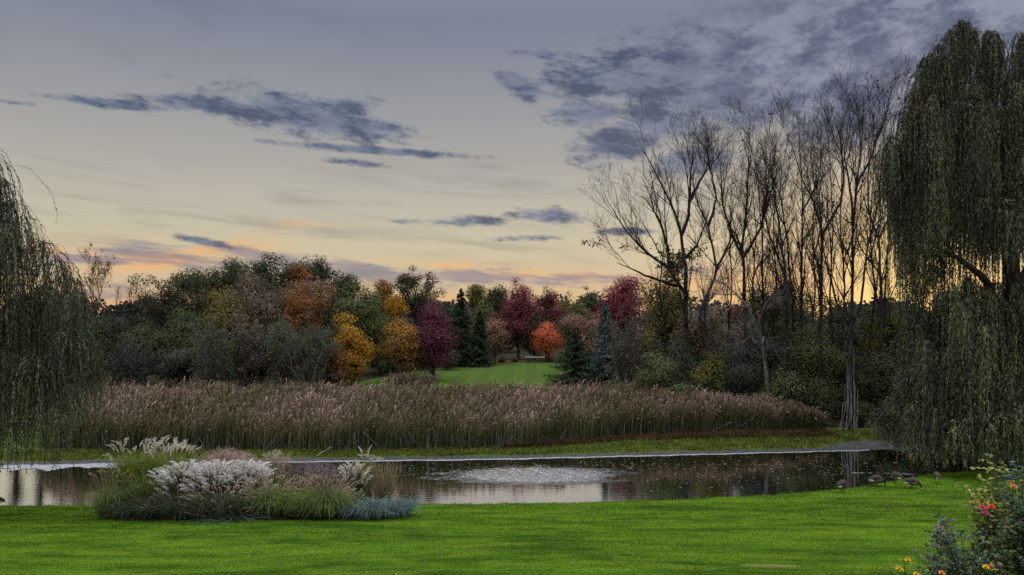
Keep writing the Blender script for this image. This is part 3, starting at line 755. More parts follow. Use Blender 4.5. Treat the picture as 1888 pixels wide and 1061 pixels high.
def bush_stems(px, vt, wpx, y, label, name='twiggy_shrub', kd='dusty', leaves=1500, bark='bark_grey', seed=1, n=14, group=None, cat='shrub'):
    """many stems fanning from the ground, thin twigs, sparse leaves"""
    rng = np.random.default_rng(seed); x0 = X_(px, y); zg = H(x0, y) - .05; h = Z_(vt, y) - zg; w = wpx / F * y
    t = thing(name, label, cat, (x0, y, zg), group)
    u = rng.uniform(-1, 1, (n, 2)); K = 7; tt = np.linspace(0, 1, K)
    P = np.stack([np.stack([u[:, 0] * w * (.12 + .33 * s ** 1.3), u[:, 1] * w * (.12 + .28 * s ** 1.3), h * s * (.92 - .25 * np.abs(u[:, 0])) * np.ones(n)], 1) for s in tt], 1)
    P[:, 1:] += np.cumsum(rng.normal(size=(n, K - 1, 3)) * .02 * h, 1)
    Rr = .012 * h * np.linspace(1, .2, K)[None] * rng.uniform(.5, 1.2, (n, 1)); mb = MB(); mb.add(*tubes(P, Rr, 5))
    pts = []
    for lv, (c, a, l) in enumerate(((8, 38, .36), (6, 40, .45), (4, 40, .5))):
        P, Rr = grow(rng, P, Rr, c, .15, 1, a, l, .12, 4, .1, .6); Rr = np.maximum(Rr, .008 * y / 60)
        mb.add(*tubes(P, Rr, 3)); pts.append(P.reshape(-1, 3))
    mb.build('trunk', M[bark], t, smooth=True)
    pts = np.concatenate(pts[1:]); C = pts[rng.choice(len(pts), leaves)] + rng.normal(size=(leaves, 3)) * .16
    C[:, 2] = np.maximum(C[:, 2], .1)
    V, Fq = cards(rng, C, GREYS[kd]['size'] * .8, GREYS[kd]['size'] * .5)
    mk('crown', V, Fq, GREYS[kd]['mat'], t, np.repeat(np.clip(rng.normal(size=leaves) * .25 + .5, 0, 1), 4))
    return t

WL = 'trees of the left wood behind the cattails'; WC = 'trees around the far lawn'; WR = 'trees and shrubs of the right wood'
def left_wood():
    T = lambda *a, **k: tree(*a, group=WL, **k)
    # top row, far
    T(365, 490, 105, 93, 'darkgreen', 'dark green tree left of the long treetop row, just right of the see-through oak', name='wood_tree', vb=560, dens=.75)
    T(430, 478, 95, 95, 'darkgreen', 'dark green tree whose pointed tops rise above the mauve-brown crown', name='wood_tree', vb=570, shape='oval')
    T(485, 470, 80, 96, 'darkgreen', 'dark green peaked tree between the pointed tops and the tallest crown', name='wood_tree', vb=580, shape='oval')
    T(545, 466, 125, 97, 'darkgreen', 'tallest broad green crown of the left wood', name='wood_tree', vb=600, dens=1.25)
    T(560, 482, 60, 95, 'russet', 'small rusty crown showing at the top of the tallest green tree', name='wood_tree', vb=540)
    T(592, 470, 44, 92, 'airy', 'dark loose-leaved treetop right of the tallest green crown', name='wood_tree', vb=560, dens=.5)
    T(612, 492, 36, 93, 'airy', 'thin ragged treetop at the right end of the tall left wood', name='wood_tree', vb=580, dens=.45)
    T(300, 503, 112, 86, 'airy', 'dark oak at the left end of the wood with orange sky showing through it', name='oak_tree', vb=600, dens=.40, clf=.62, ncl=60)
    T(350, 520, 90, 87, 'airy', 'thin-leaved dark tree with sunset gaps, right of the see-through oak', name='wood_tree', vb=620, dens=.42, clf=.62, ncl=60)
    T(402, 525, 70, 88, 'olive', 'sparse olive-brown tree in front of the dark treetop row', name='wood_tree', vb=600, dens=.5)
    # middle
    T(468, 507, 118, 84, 'dusty', 'large mauve-brown crown in the middle of the left wood', name='wood_tree', vb=620)
    T(570, 508, 100, 85, 'tan', 'pale tan crown left of the green round tree', name='wood_tree', vb=610)
    T(560, 522, 78, 82, 'russet', 'rusty orange tree in the middle of the left wood', name='wood_tree', vb=640, shape='oval')
    T(420, 552, 100, 79, 'olive', 'olive-tan crown below the mauve-brown tree', name='wood_tree', vb=650)
    T(345, 568, 120, 78, 'softgreen', 'soft dark green tree in the lower left wood', name='wood_tree', vb=690)
    T(268, 590, 110, 76, 'softgreen', 'bluish dark shrub low at the left end of the wood', name='wood_shrub', cat='shrub', vb=705)
    T(215, 575, 90, 80, 'blueshade', 'blue-grey thicket beside the left willow', name='wood_shrub', cat='shrub', vb=705)
    T(180, 590, 70, 74, 'darkgreen', 'dark shrub half hidden by the left willow', name='wood_shrub', cat='shrub', vb=705)
    T(330, 640, 95, 70, 'blueshade', 'dark green rounded shrub at the foot of the left wood', name='wood_shrub', cat='shrub', vb=708)
    T(660, 522, 136, 86, 'green', 'broad round grey-green tree behind the golden maple', name='wood_tree', vb=660)
    T(640, 503, 60, 96, 'darkgreen', 'dark treetop showing above the left of the round grey-green tree', name='wood_tree', vb=560)
    T(708, 504, 44, 95, 'amber', 'amber treetop left of the airy dark tree', name='wood_tree', vb=580)
    T(725, 540, 50, 90, 'gold', 'yellow crown peeping out right of the round grey-green tree', name='wood_tree', vb=600)
    T(700, 600, 80, 87, 'green', 'dull green tree between the golden maple and the brown-gold tree', name='wood_tree', vb=690)
    # grey twiggy front
    for i, (px, vt, w, y, kd, lb) in enumerate([
        (400, 590, 100, 69, 'shrub', 'grey twiggy shrub at the front left of the wood, beside the soft green tree'),
        (455, 575, 105, 71, 'dusty', 'grey-mauve twiggy small tree below the mauve-brown crown'),
        (520, 578, 95, 70, 'shrub', 'grey-green twiggy small tree in front of the rusty tree'),
        (575, 585, 90, 69, 'shrub', 'grey-brown twiggy shrub left of the golden maple'),
        (610, 640, 60, 72, 'russet', 'low rusty twiggy shrub tucked against the golden maple'),
        (240, 625, 90, 68, 'blueshade', 'twiggy blue-grey shrub near the left willow')]):
        bush_stems(px, vt, w, y, lb, kd=kd, leaves=2600, seed=20 + i, n=16, group=WL)
        T(px + 5, vt + 28, w * 1.0, y + 2.5, 'blueshade' if i % 2 else 'shrub', lb.replace('twiggy', 'dense').replace('shrub', 'undershrub').replace('small tree', 'undershrub'), name='wood_shrub', cat='shrub', vb=708)
    bush_stems(760, 690, 110, 74, 'low pale grey shrub at the edge of the far lawn behind the cattails', name='low_shrub', kd='dusty', leaves=1800, seed=33, n=20)
    T(480, 640, 110, 73, 'blueshade', 'dark shrub low in the middle of the left wood', name='wood_shrub', cat='shrub', vb=708)
    T(160, 655, 60, 66, 'darkgreen', 'low dark shrub beneath the left willow strands', name='wood_shrub', cat='shrub', vb=708)
    for px, vt, w, lb in [(28, 540, 34, 'sparse narrow tree behind the left willow, nearest the left edge'), (72, 520, 30, 'sparse narrow tree behind the left willow, second from the left edge'), (112, 550, 30, 'sparse narrow tree behind the left willow, third from the left edge'), (142, 545, 50, 'dark leafy tree behind the right edge of the left willow')]:
        T(px, vt, w, 70, 'airy', lb, name='wood_tree', vb=690, dens=.9 if px > 130 else .35, shape='oval')
    # thin bare trees near the willow
    stems_tree([[(178, 700), (176, 560), (172, 500)], [(177, 580), (190, 530), (200, 505)]], 74, .10, 'thin bare tree with a few yellow leaves beside the left willow', leaves=160, leafmat_='tan', seed=41, levels=(7, 5, 4), bark='bark_bare', group=WL)
    stems_tree([[(240, 700), (240, 600), (238, 545)]], 78, .08, 'small leafless tree between the left willow and the oak', seed=42, levels=(8, 5, 4), group=WL)
    stems_tree([[(212, 700), (210, 600), (214, 558)]], 77, .07, 'slender leafless sapling closest to the left willow', seed=43, levels=(8, 5, 4), group=WL)
left_wood()
def centre_wood():
    T = lambda *a, **k: tree(*a, group=WC, **k)
    T(648, 592, 88, 76, 'gold', 'bright golden maple at the left edge of the far lawn', name='maple_tree', vb=708, dens=1.3, shape='oval', group=None) if False else tree(648, 590, 88, 76, 'gold', 'bright golden maple at the left edge of the far lawn', name='maple_tree', vb=710, dens=1.2, group=WC)
    T(742, 586, 80, 80, 'amber', 'brown-gold maple with a visible trunk on the left of the far lawn', name='maple_tree', vb=690, dens=1.1, shape='oval')
    T(797, 548, 86, 81, 'purple', 'purple maple with a visible trunk beside the far lawn', name='maple_tree', vb=690, dens=1.2, shape='oval')
    T(768, 496, 102, 95, 'airy', 'tall airy dark tree rising behind the purple maple', name='wood_tree', vb=585, dens=.5, clf=.6, ncl=60)
    conifer(850, 532, 78, 96, 'needle', 'dark spruce beside the purple maple, its pointed top highest in the centre', group=WC, tiers=34)
    conifer(884, 572, 56, 95, 'needle', 'shorter dark spruce at the right foot of the tall centre spruce', group=WC, tiers=30)
    T(878, 521, 40, 118, 'olive', 'olive-gold round treetop above the centre spruces', name='wood_tree', vb=570)
    T(917, 524, 46, 120, 'darkgreen', 'dark green round treetop left of the maroon maples', name='wood_tree', vb=580)
    T(893, 548, 66, 114, 'green', 'grey-green crown behind the two centre spruces', name='wood_tree', vb=650, dens=.7)
    T(912, 584, 54, 98, 'pinkgreen', 'small tree turning pink between the spruces and the maroon maple', name='maple_tree', vb=660)
    T(912, 584, 30, 106, 'maroon', 'rosy crown peeping above the small pink-green tree', name='maple_tree', vb=640)
    T(956, 527, 86, 104, 'maroon', 'large maroon maple behind the mulch bed, left of the pair', name='maple_tree', vb=656, dens=1.2, shape='oval')
    T(1010, 530, 64, 108, 'maroon', 'maroon-red maple right of the large maroon one', name='maple_tree', vb=640, dens=1.2, shape='oval')
    T(985, 570, 70, 105, 'darkgreen', 'dark green lower crown between the two maroon maples', name='wood_tree', vb=662)
    T(1006, 592, 60, 101, 'coral', 'small coral-red maple beside the bench', name='maple_tree', vb=655, clf=1.2, dens=1.1)
    T(1045, 538, 54, 118, 'olive', 'loose olive treetop right of the maroon maples', name='wood_tree', vb=620, dens=.55)
    T(1066, 552, 56, 112, 'green', 'pale grey-green crown behind the pink-topped tree', name='wood_tree', vb=640)
    T(1086, 530, 50, 122, 'darkgreen', 'smooth round dark treetop between the maroon and crimson maples', name='wood_tree', vb=600, dens=1.4, clf=.7)
    T(1070, 566, 100, 86, 'pinkgreen', 'green maple with pink tinted top beside the blue spruce', name='maple_tree', vb=690, dens=1.1)
    T(1148, 506, 86, 96, 'crimson', 'crimson maple high behind the blue spruce', name='maple_tree', vb=610, dens=1.0)
    T(1112, 548, 40, 98, 'crimson', 'lower crimson crown just left of the high crimson maple', name='maple_tree', vb=620)
    conifer(1060, 612, 130, 78, 'needle', 'dark low-branched pine at the right edge of the far lawn', name='pine_tree', group=WC, tiers=26)
    conifer(1116, 558, 78, 79, 'blueneedle', 'blue spruce right of the far lawn', group=WC, tiers=34)
    conifer(1165, 592, 96, 79, 'needle', 'dark spruce right of the blue spruce', group=WC, tiers=30)
    conifer(1203, 572, 60, 76, 'blueneedle', 'bluish spruce half hidden behind the shrubs and bare trees', group=WC, tiers=30)
    for px, vt, w, y, lb in [(1240, 560, 80, 90, 'dull green tree behind the second blue spruce'), (770, 620, 60, 92, 'shaded green shrub under the purple maple'), (715, 650, 60, 90, 'dark shrub behind the brown-gold maple'), (610, 560, 60, 90, 'shaded green tree left of the round grey-green tree'), (825, 640, 50, 92, 'dark shrub between the purple maple and the tall spruce')]:
        T(px, vt, w, y, 'blueshade', lb, name='wood_tree', vb=690)
    # clipped low shrubs along the mulch bed
    for px, w, lb in [(847, 16, 'leftmost low green mound shrub at the lawn edge under the spruces'), (868, 14, 'second low mound shrub, left part of the mulch bed'), (925, 14, 'low mound shrub left of the bench in the middle of the mulch bed'), (950, 14, 'low mound shrub nearest to the left end of the bench'), (1012, 18, 'low mound shrub under the coral maple'), (1035, 18, 'rightmost low mound shrub of the mulch bed')]:
        tree(px, 661, w, 100.5, 'green' if px < 900 else 'darkgreen', lb, name='mound_shrub', cat='shrub', vb=668, lsize=.12, group='low mound shrubs along the mulch bed', ncl=20, trunk=.04)
centre_wood()
def right_wood():
    T = lambda *a, **k: tree(*a, group=WR, **k)
    T(1228, 510, 105, 72, 'olive', 'round olive crown behind the leftmost big bare tree', name='wood_tree', vb=640, dens=.9)
    T(1180, 590, 80, 70, 'olive', 'olive-brown small tree left of the round olive crown', name='wood_tree', vb=690, dens=.7)
    T(1290, 572, 110, 70, 'dusty', 'mauve-brown crown between the first two bare trees', name='wood_tree', vb=680, dens=.9)
    T(1330, 605, 110, 76, 'softgreen', 'shaded green mass low behind the crooked bare tree', name='wood_tree', vb=700)
    T(1345, 575, 90, 72, 'dusty', 'dusty brown tree low behind the leaning dead tree', name='wood_tree', vb=690, dens=.7)
    T(1355, 560, 40, 90, 'maroon', 'faint maroon crown far behind the bare trees', name='wood_tree', vb=620)
    T(1415, 510, 110, 74, 'softgreen', 'dark green crown behind the bare trees, left of the twin forks', name='wood_tree', vb=680, dens=.85)
    T(1450, 510, 40, 92, 'crimson', 'small crimson treetop seen between bare trunks', name='wood_tree', vb=560, dens=.7)
    T(1485, 532, 90, 76, 'softgreen', 'grey-green crown just right of the small crimson treetop', name='wood_tree', vb=680, dens=.8)
    T(1540, 536, 110, 70, 'darkgreen', 'dark thin crown behind the biggest bare tree', name='wood_tree', vb=690, dens=.7)
    T(1590, 580, 90, 66, 'darkgreen', 'dark evergreen mass right of the biggest bare trunk', name='wood_tree', vb=700)
    T(1636, 560, 90, 60, 'yellowgreen', 'yellow-green tree partly behind the right willow', name='wood_tree', vb=690, dens=.8)
    T(1690, 600, 100, 58, 'darkgreen', 'dark tree mostly behind the right willow', name='wood_tree', vb=740)
    T(1780, 620, 130, 60, 'darkgreen', 'dark tree mass behind the middle of the right willow', name='wood_tree', vb=760)
    T(1880, 600, 140, 62, 'darkgreen', 'dark tree behind the right part of the right willow', name='wood_tree', vb=760)
    # front shrubs
    S_ = lambda px, vt, w, y, kd, lb, vb, **k: tree(px, vt, w, y, kd, lb, name='shrub', cat='shrub', vb=vb, group=WR, lsize=.17, **k)
    S_(1212, 650, 84, 55, 'shrub', 'rounded grey-green shrub at the right end of the tall cattails', 735, dens=1.1)
    S_(1255, 625, 80, 58, 'blueshade', 'dark shrub rising behind the rounded grey-green shrub', 735)
    S_(1308, 648, 74, 54, 'yellowgreen', 'shrub with bright yellow leaf sprays behind the cattails', 745, dens=.8, clf=.8)
    S_(1290, 690, 60, 54, 'shrub', 'small green shrub at the foot of the yellow-sprayed shrub', 745)
    S_(1365, 665, 90, 56, 'blueshade', 'dark shrub at the base of the leaning dead tree', 760)
    S_(1440, 680, 90, 54, 'shrub', 'dim green shrub right of the leaning dead trunk', 770, dens=.8)
    S_(1400, 610, 110, 60, 'blueshade', 'tall dark shrub behind the leaning dead trunk', 740)
    S_(1500, 600, 110, 58, 'green', 'dark green bushy tree left of the biggest bare trunk', 740, dens=.9)
    S_(1510, 700, 90, 54, 'darkgreen', 'low dark shrub left of the biggest bare trunk', 785)
    S_(1620, 650, 120, 56, 'darkgreen', 'dark shrub mass right of the biggest bare trunk', 785)
    S_(1560, 640, 70, 58, 'darkgreen', 'black-green shrub directly behind the biggest bare trunk', 790)
    S_(1655, 720, 90, 50, 'darkgreen', 'low dark shrub beside the right willow skirt', 800)
    S_(1590, 740, 60, 53, 'darkgreen', 'low dark shrub right of the big bare trunk base', 795)
    S_(1760, 700, 150, 52, 'darkgreen', 'low dark thicket behind the right willow', 800)
    S_(1250, 700, 70, 54, 'shrub', 'low leafy shrub in front of the dark one, between cattails and yellow sprays', 742)
    # bare trees: main stems follow their lines
    G = 'tall bare trees of the right wood'
    B = lambda st, y, r, lb, **k: stems_tree(st, y, r, lb, group=G, **k)
    B([[(1262, 690), (1263, 612), (1262, 555), (1264, 496), (1254, 425), (1236, 373), (1195, 298), (1179, 272)], [(1254, 425), (1270, 397), (1270, 338), (1274, 256)],
       [(1270, 370), (1290, 335), (1306, 300), (1320, 285)], [(1254, 536), (1230, 496), (1195, 472), (1159, 433), (1117, 365)], [(1250, 525), (1183, 508), (1127, 488)],
       [(1232, 500), (1225, 450), (1205, 400), (1175, 365)], [(1258, 480), (1285, 455), (1300, 420)]], 60, .26,
      'leftmost big bare tree with wide limbs reaching left over the maples', seed=51, levels=(9, 6, 5, 4), leaves=330, lz=(9.5, 12.8))
    B([[(1305, 690), (1300, 618), (1292, 580), (1325, 504), (1317, 457), (1309, 417), (1286, 370), (1280, 320)], [(1325, 504), (1337, 472), (1353, 433), (1345, 380)], [(1309, 417), (1318, 370), (1300, 310)]], 58, .20,
      'second bare tree from the left, its crooked trunk bending right then left', seed=52, levels=(9, 6, 5, 3))
    B([[(1376, 690), (1375, 555), (1373, 488), (1371, 449), (1377, 393), (1377, 340), (1384, 245)], [(1371, 468), (1397, 425), (1400, 385), (1395, 290)], [(1373, 476), (1349, 437), (1325, 377), (1335, 300)]], 59, .20,
      'bare tree with a thick straight trunk forking into three above the brown shrubs', seed=53, levels=(9, 6, 5, 3), leaves=12)
    B([[(1405, 700), (1404, 536), (1404, 417), (1408, 354), (1416, 310), (1398, 262)], [(1405, 400), (1422, 360), (1440, 300)]], 62, .13,
      'slim straight bare tree just right of the three-forked one', seed=54, levels=(10, 6, 4, 3))
    B([[(1459, 700), (1453, 612), (1444, 520), (1440, 457), (1436, 393), (1424, 338), (1432, 245)], [(1440, 510), (1416, 433), (1408, 393), (1412, 300)]], 58, .16,
      'bare tree with a curved stem above the tall dark shrub', seed=55, levels=(9, 6, 5, 3), leaves=10)
    B([[(1466, 700), (1462, 560), (1452, 449), (1444, 385), (1438, 346), (1452, 245)]], 61, .13, 'thin bare tree leaning left between the curved stem and the straight pole', seed=56, levels=(11, 6, 4, 3))
    B([[(1482, 700), (1480, 520), (1482, 417), (1484, 354), (1480, 310), (1474, 225)], [(1482, 400), (1500, 340), (1506, 260)]], 60, .14, 'upright bare tree with a pole-like trunk left of the twin-forked tree', seed=57, levels=(10, 6, 4, 3))
    B([[(1513, 720), (1513, 602), (1519, 457), (1515, 409), (1500, 370), (1480, 330), (1462, 262)], [(1521, 433), (1547, 377), (1547, 318), (1539, 259), (1519, 188)]], 56, .19, 'twin-forked bare tree immediately left of the biggest one', seed=58, levels=(10, 6, 5, 3), leaves=8)
    B([[(1568, 798), (1568, 692), (1572, 612), (1577, 500), (1575, 417), (1582, 330), (1590, 259), (1594, 180)], [(1571, 612), (1593, 564), (1600, 500), (1612, 450), (1630, 380), (1642, 290), (1648, 195)],
       [(1565, 612), (1549, 564), (1533, 500), (1522, 440), (1515, 360)], [(1575, 430), (1560, 370), (1540, 300), (1545, 200)], [(1582, 350), (1605, 290), (1625, 210)]], 51.5, .16,
      'biggest and tallest bare tree, its pale foot standing at the pond edge', seed=59, levels=(10, 7, 5, 3), leaves=40, bark='bark_bare')
    B([[(1620, 720), (1622, 548), (1622, 449), (1604, 390), (1600, 330), (1610, 230)], [(1622, 449), (1640, 400), (1650, 340)]], 57, .17, 'bare tree right of the biggest one, seen against the yellow glow', seed=60, levels=(9, 6, 4, 3))
    B([[(1632, 720), (1630, 555), (1634, 465), (1648, 417), (1658, 350)]], 59, .14, 'rightmost slim bare tree beside the right willow strands', seed=61, levels=(9, 6, 4, 3))
    B([[(1690, 740), (1695, 600), (1705, 480), (1712, 380)], [(1700, 540), (1725, 470), (1740, 420)]], 62, .16, 'bare trunk seen through the strands of the right willow', seed=62, levels=(8, 5, 4))
    stems_tree([[(1416, 760), (1414, 708), (1408, 654), (1395, 612), (1372, 564), (1331, 526), (1299, 512)], [(1392, 605), (1400, 570), (1418, 545)], [(1372, 564), (1345, 560), (1320, 575)], [(1405, 645), (1392, 622), (1378, 640)], [(1403, 640), (1418, 622), (1430, 642)]], 54, .18,
               'leaning grey dead tree with broken pale branches in the right wood', name='dead_tree', bark='bark_grey', seed=63, levels=(8, 5, 4), ang=(45, 40, 40), up=.02)
    for i, (px, vt, y, ln, lb) in enumerate([(1345, 330, 63, 8, 'slender bare tree just left of the three-forked tree'), (1392, 300, 64, -10, 'slender bare tree between the three-forked tree and the slim straight one'),
            (1424, 285, 63, 6, 'slender bare tree between the slim straight tree and the curved stem'), (1500, 260, 63, 8, 'slender bare tree between the pole-like and the twin-forked trunks'),
            (1535, 250, 60, -6, 'slender bare tree between the twin-forked tree and the biggest one'), (1556, 220, 59, 6, 'slender bare tree pressed close to the left of the biggest one'), (1606, 235, 60, 8, 'slender bare tree close to the right of the biggest one'), (1225, 380, 64, -16, 'slender bare tree behind the leftmost big bare tree')]):
        B([[(px - ln, 690), (px + ln * .6, 540), (px - ln * .4, 430), (px + ln, vt)], [(px, 470), (px + ln * 2.4, 400), (px + ln * 3.2, vt + 50)]], y, .105, lb, seed=90 + i, levels=(9, 6, 4, 3), dens=.8)
    # grey twig thickets
    for i, (px, vt, w, y, kd, lb) in enumerate([(1165, 545, 90, 66, 'dusty', 'pale leafless thicket in front of the crimson maple'), (1335, 600, 100, 62, 'shrub', 'grey twig thicket between the crooked tree and the three-forked tree'),
                                                (1460, 590, 110, 61, 'shrub', 'grey twig thicket among the slim bare trees'), (1540, 560, 100, 62, 'shrub', 'grey twig thicket behind the twin-forked tree')]):
        bush_stems(px, vt, w, y, lb, kd=kd, leaves=900, seed=70 + i, n=12, group=WR)
    # hanging pale roots and dead canes at the foot of the biggest tree
    rng = np.random.default_rng(77); n = 15; px = 1568 + rng.normal(size=n) * 5; x = X_(px, 51.2); a = rng.normal(size=n)
    t0 = np.linspace(0, 1, 6); P = np.stack([np.stack([x + a * .26 * (1 - s) ** 2.4 + a * .06, 51.1 + rng.normal(size=n) * .05 * (1 - s) - .15 * (1 - s), H(21.4, 51) + s * rng.uniform(2.0, 5.5, n)], 1) for s in t0], 1)
    V, Fq = tubes(P, np.full((n, 6), .016) * np.linspace(1.2, .6, 6), 4)
    tag(mk('vine_stems', V, Fq, M['bark_pale'], smooth=True), 'pale vines fanning out at the foot of the biggest bare tree', 'vine')
right_wood()
def far_wood():
    rng = np.random.default_rng(88); Vs = []; vs = []
    for i in range(150):
        x = rng.uniform(-150, 150); y = rng.uniform(125, 190); w = rng.uniform(7, 12); h = rng.uniform(6, 9.5) * (y / 150); zg = H(x, y)
        n = 900; u = runit(rng, n) * rng.random((n, 1)) ** .35; P = u * [w / 2, w / 2, h / 2] + [x, y, zg + h / 2]
        V, _ = cards(rng, P, rng.uniform(.6, 1.1, n), .6); Vs.append(V); vs.append(np.repeat(np.clip(rng.random() * .6 + rng.normal(size=n) * .15, 0, 1), 4))
    V = np.concatenate(Vs); tag(mk('far_wood', V, np.arange(len(V)).reshape(-1, 4), GREYS['blueshade']['mat'], v=np.concatenate(vs)), 'dim far-off wood closing the view behind the nearer trees', 'wood', kind='stuff')
far_wood()

# ------------------------------------------------------------------ willows
M['willow'] = leafmat('willow_leaf', (.018, .020, .017), (.150, .190, .090), .2, .25, .5, .5)
def willow(name_label, trunk_px, y, sources, r0, seed, leaf, limbs, spray=None, zmin=.3):
    """sources: (px, v_top, dy, spread_m, drop_px, n_strands)"""
    rng = np.random.default_rng(seed); x0 = X_(trunk_px, y); zg = H(x0, y) - .1
    t = thing('willow_tree', name_label, 'tree', (x0, y, zg), 'weeping willows')
    mb = MB(); Pl = []; Rl = []
    for (pts, rr) in limbs:
        p = resample([(X_(a, y + d) - x0, d, max(Z_(b, y + d) - zg, 0)) for a, b, d in pts], 12); ns = np.cumsum(rng.normal(size=(12, 3)) * .06, 0); ns -= ns[0]
        Pl.append(p + ns); Rl.append(rr * np.linspace(1, .2, 12))
    P = np.stack(Pl); Rr = np.stack(Rl); mb.add(*tubes(P, Rr, 8))
    for n_, a_, l_ in ((7, 40, .20), (5, 40, .4)):
        P, Rr = grow(rng, P, Rr, n_, .25, 1, a_, l_, .12, 5, .09, .6); mb.add(*tubes(P, Rr, 4))
    mb.build('trunk', M['bark_dark'], t, smooth=True)
    A = []; Ls = []; D = []; Vv = []
    for (px, v, dy, sp, drop, n) in sources:
        yy = y + dy; c = np.array([X_(px, yy) - x0, dy, Z_(v, yy) - zg]); L = drop / F * yy
        off = rng.normal(size=(n, 3)) * [sp * .33, sp * .4, .22 * sp]; off[:, 2] = -np.abs(off[:, 2]) - .35 * (off[:, 0] ** 2 + off[:, 1] ** 2) ** .5
        A.append(c + off * .55); D.append(off * [1, 1, 0]); Ls.append(L * rng.uniform(.35, 1.05, n)); Vv.append(np.full(n, rng.normal() * .22 + (.50 if v > 480 else .24)))
    A = np.concatenate(A); D = np.concatenate(D); Ls = np.concatenate(Ls); Vv = np.concatenate(Vv)
    N = len(A); K = 8; s = np.linspace(0, 1, K); dn = nrm(D + rng.normal(size=D.shape) * [.05, .05, 0]); out_ = np.linalg.norm(D, axis=1) * .8 + .15
    Q = np.stack([A + dn * (out_ * (1 - (1 - q) ** 3))[:, None] + np.stack([0 * Ls, 0 * Ls, .35 * out_ * q * (q < .2) * 2 - Ls * q ** 1.25], 1) for q in s], 1)
    Q[:, :, :2] += np.cumsum(rng.normal(size=(N, K, 2)) * .03, 1)
    Q[:, :, 2] = np.maximum(Q[:, :, 2], zmin + rng.random((N, 1)) * .5 - zg)
    sv = rng.normal(size=N) * .16; sw = MB(); sw.add(*tubes(Q, np.full((N, K), .006 * y / 30) * np.linspace(1.2, .5, K), 3)); 
    ln, wd, gap = leaf
    reps = np.maximum((Ls / gap).astype(int), 4); i = np.repeat(np.arange(N), reps); u = rng.random(len(i)) ** .9
    f = u * (K - 1); j = np.minimum(f.astype(int), K - 2); w_ = (f - j)[:, None]; C = Q[i, j] * (1 - w_) + Q[i, j + 1] * w_
    T_ = nrm(Q[i, j + 1] - Q[i, j] + [0, 0, -.001]); a = T_ * 1.0 + runit(rng, len(i)) * .38; C = C + nrm(a) * ln * .4
    nn = D[i] / (np.linalg.norm(D, axis=1).mean() + 1e-6) * 1.0 + rng.normal(size=(len(i), 3)) * .55 + [0, 0, .25]; a = nrm(a); bb = nrm(np.cross(a, nn))
    l2 = (ln * rng.uniform(.6, 1.25, len(i)))[:, None] / 2; w2 = (wd * rng.uniform(.7, 1.3, len(i)))[:, None] / 2
    V = np.stack([C - a * l2, C + bb * w2, C + a * l2, C - bb * w2], 1).reshape(-1, 3); Fq = np.arange(len(V)).reshape(-1, 4)
    mk('crown', V, Fq, M['willow'], t, np.repeat(np.clip(Vv[i] + sv[i] + rng.normal(size=len(i)) * .08, 0, 1), 4))
    sw.build('hanging_twigs', M['bark_bare'], t)
    return t
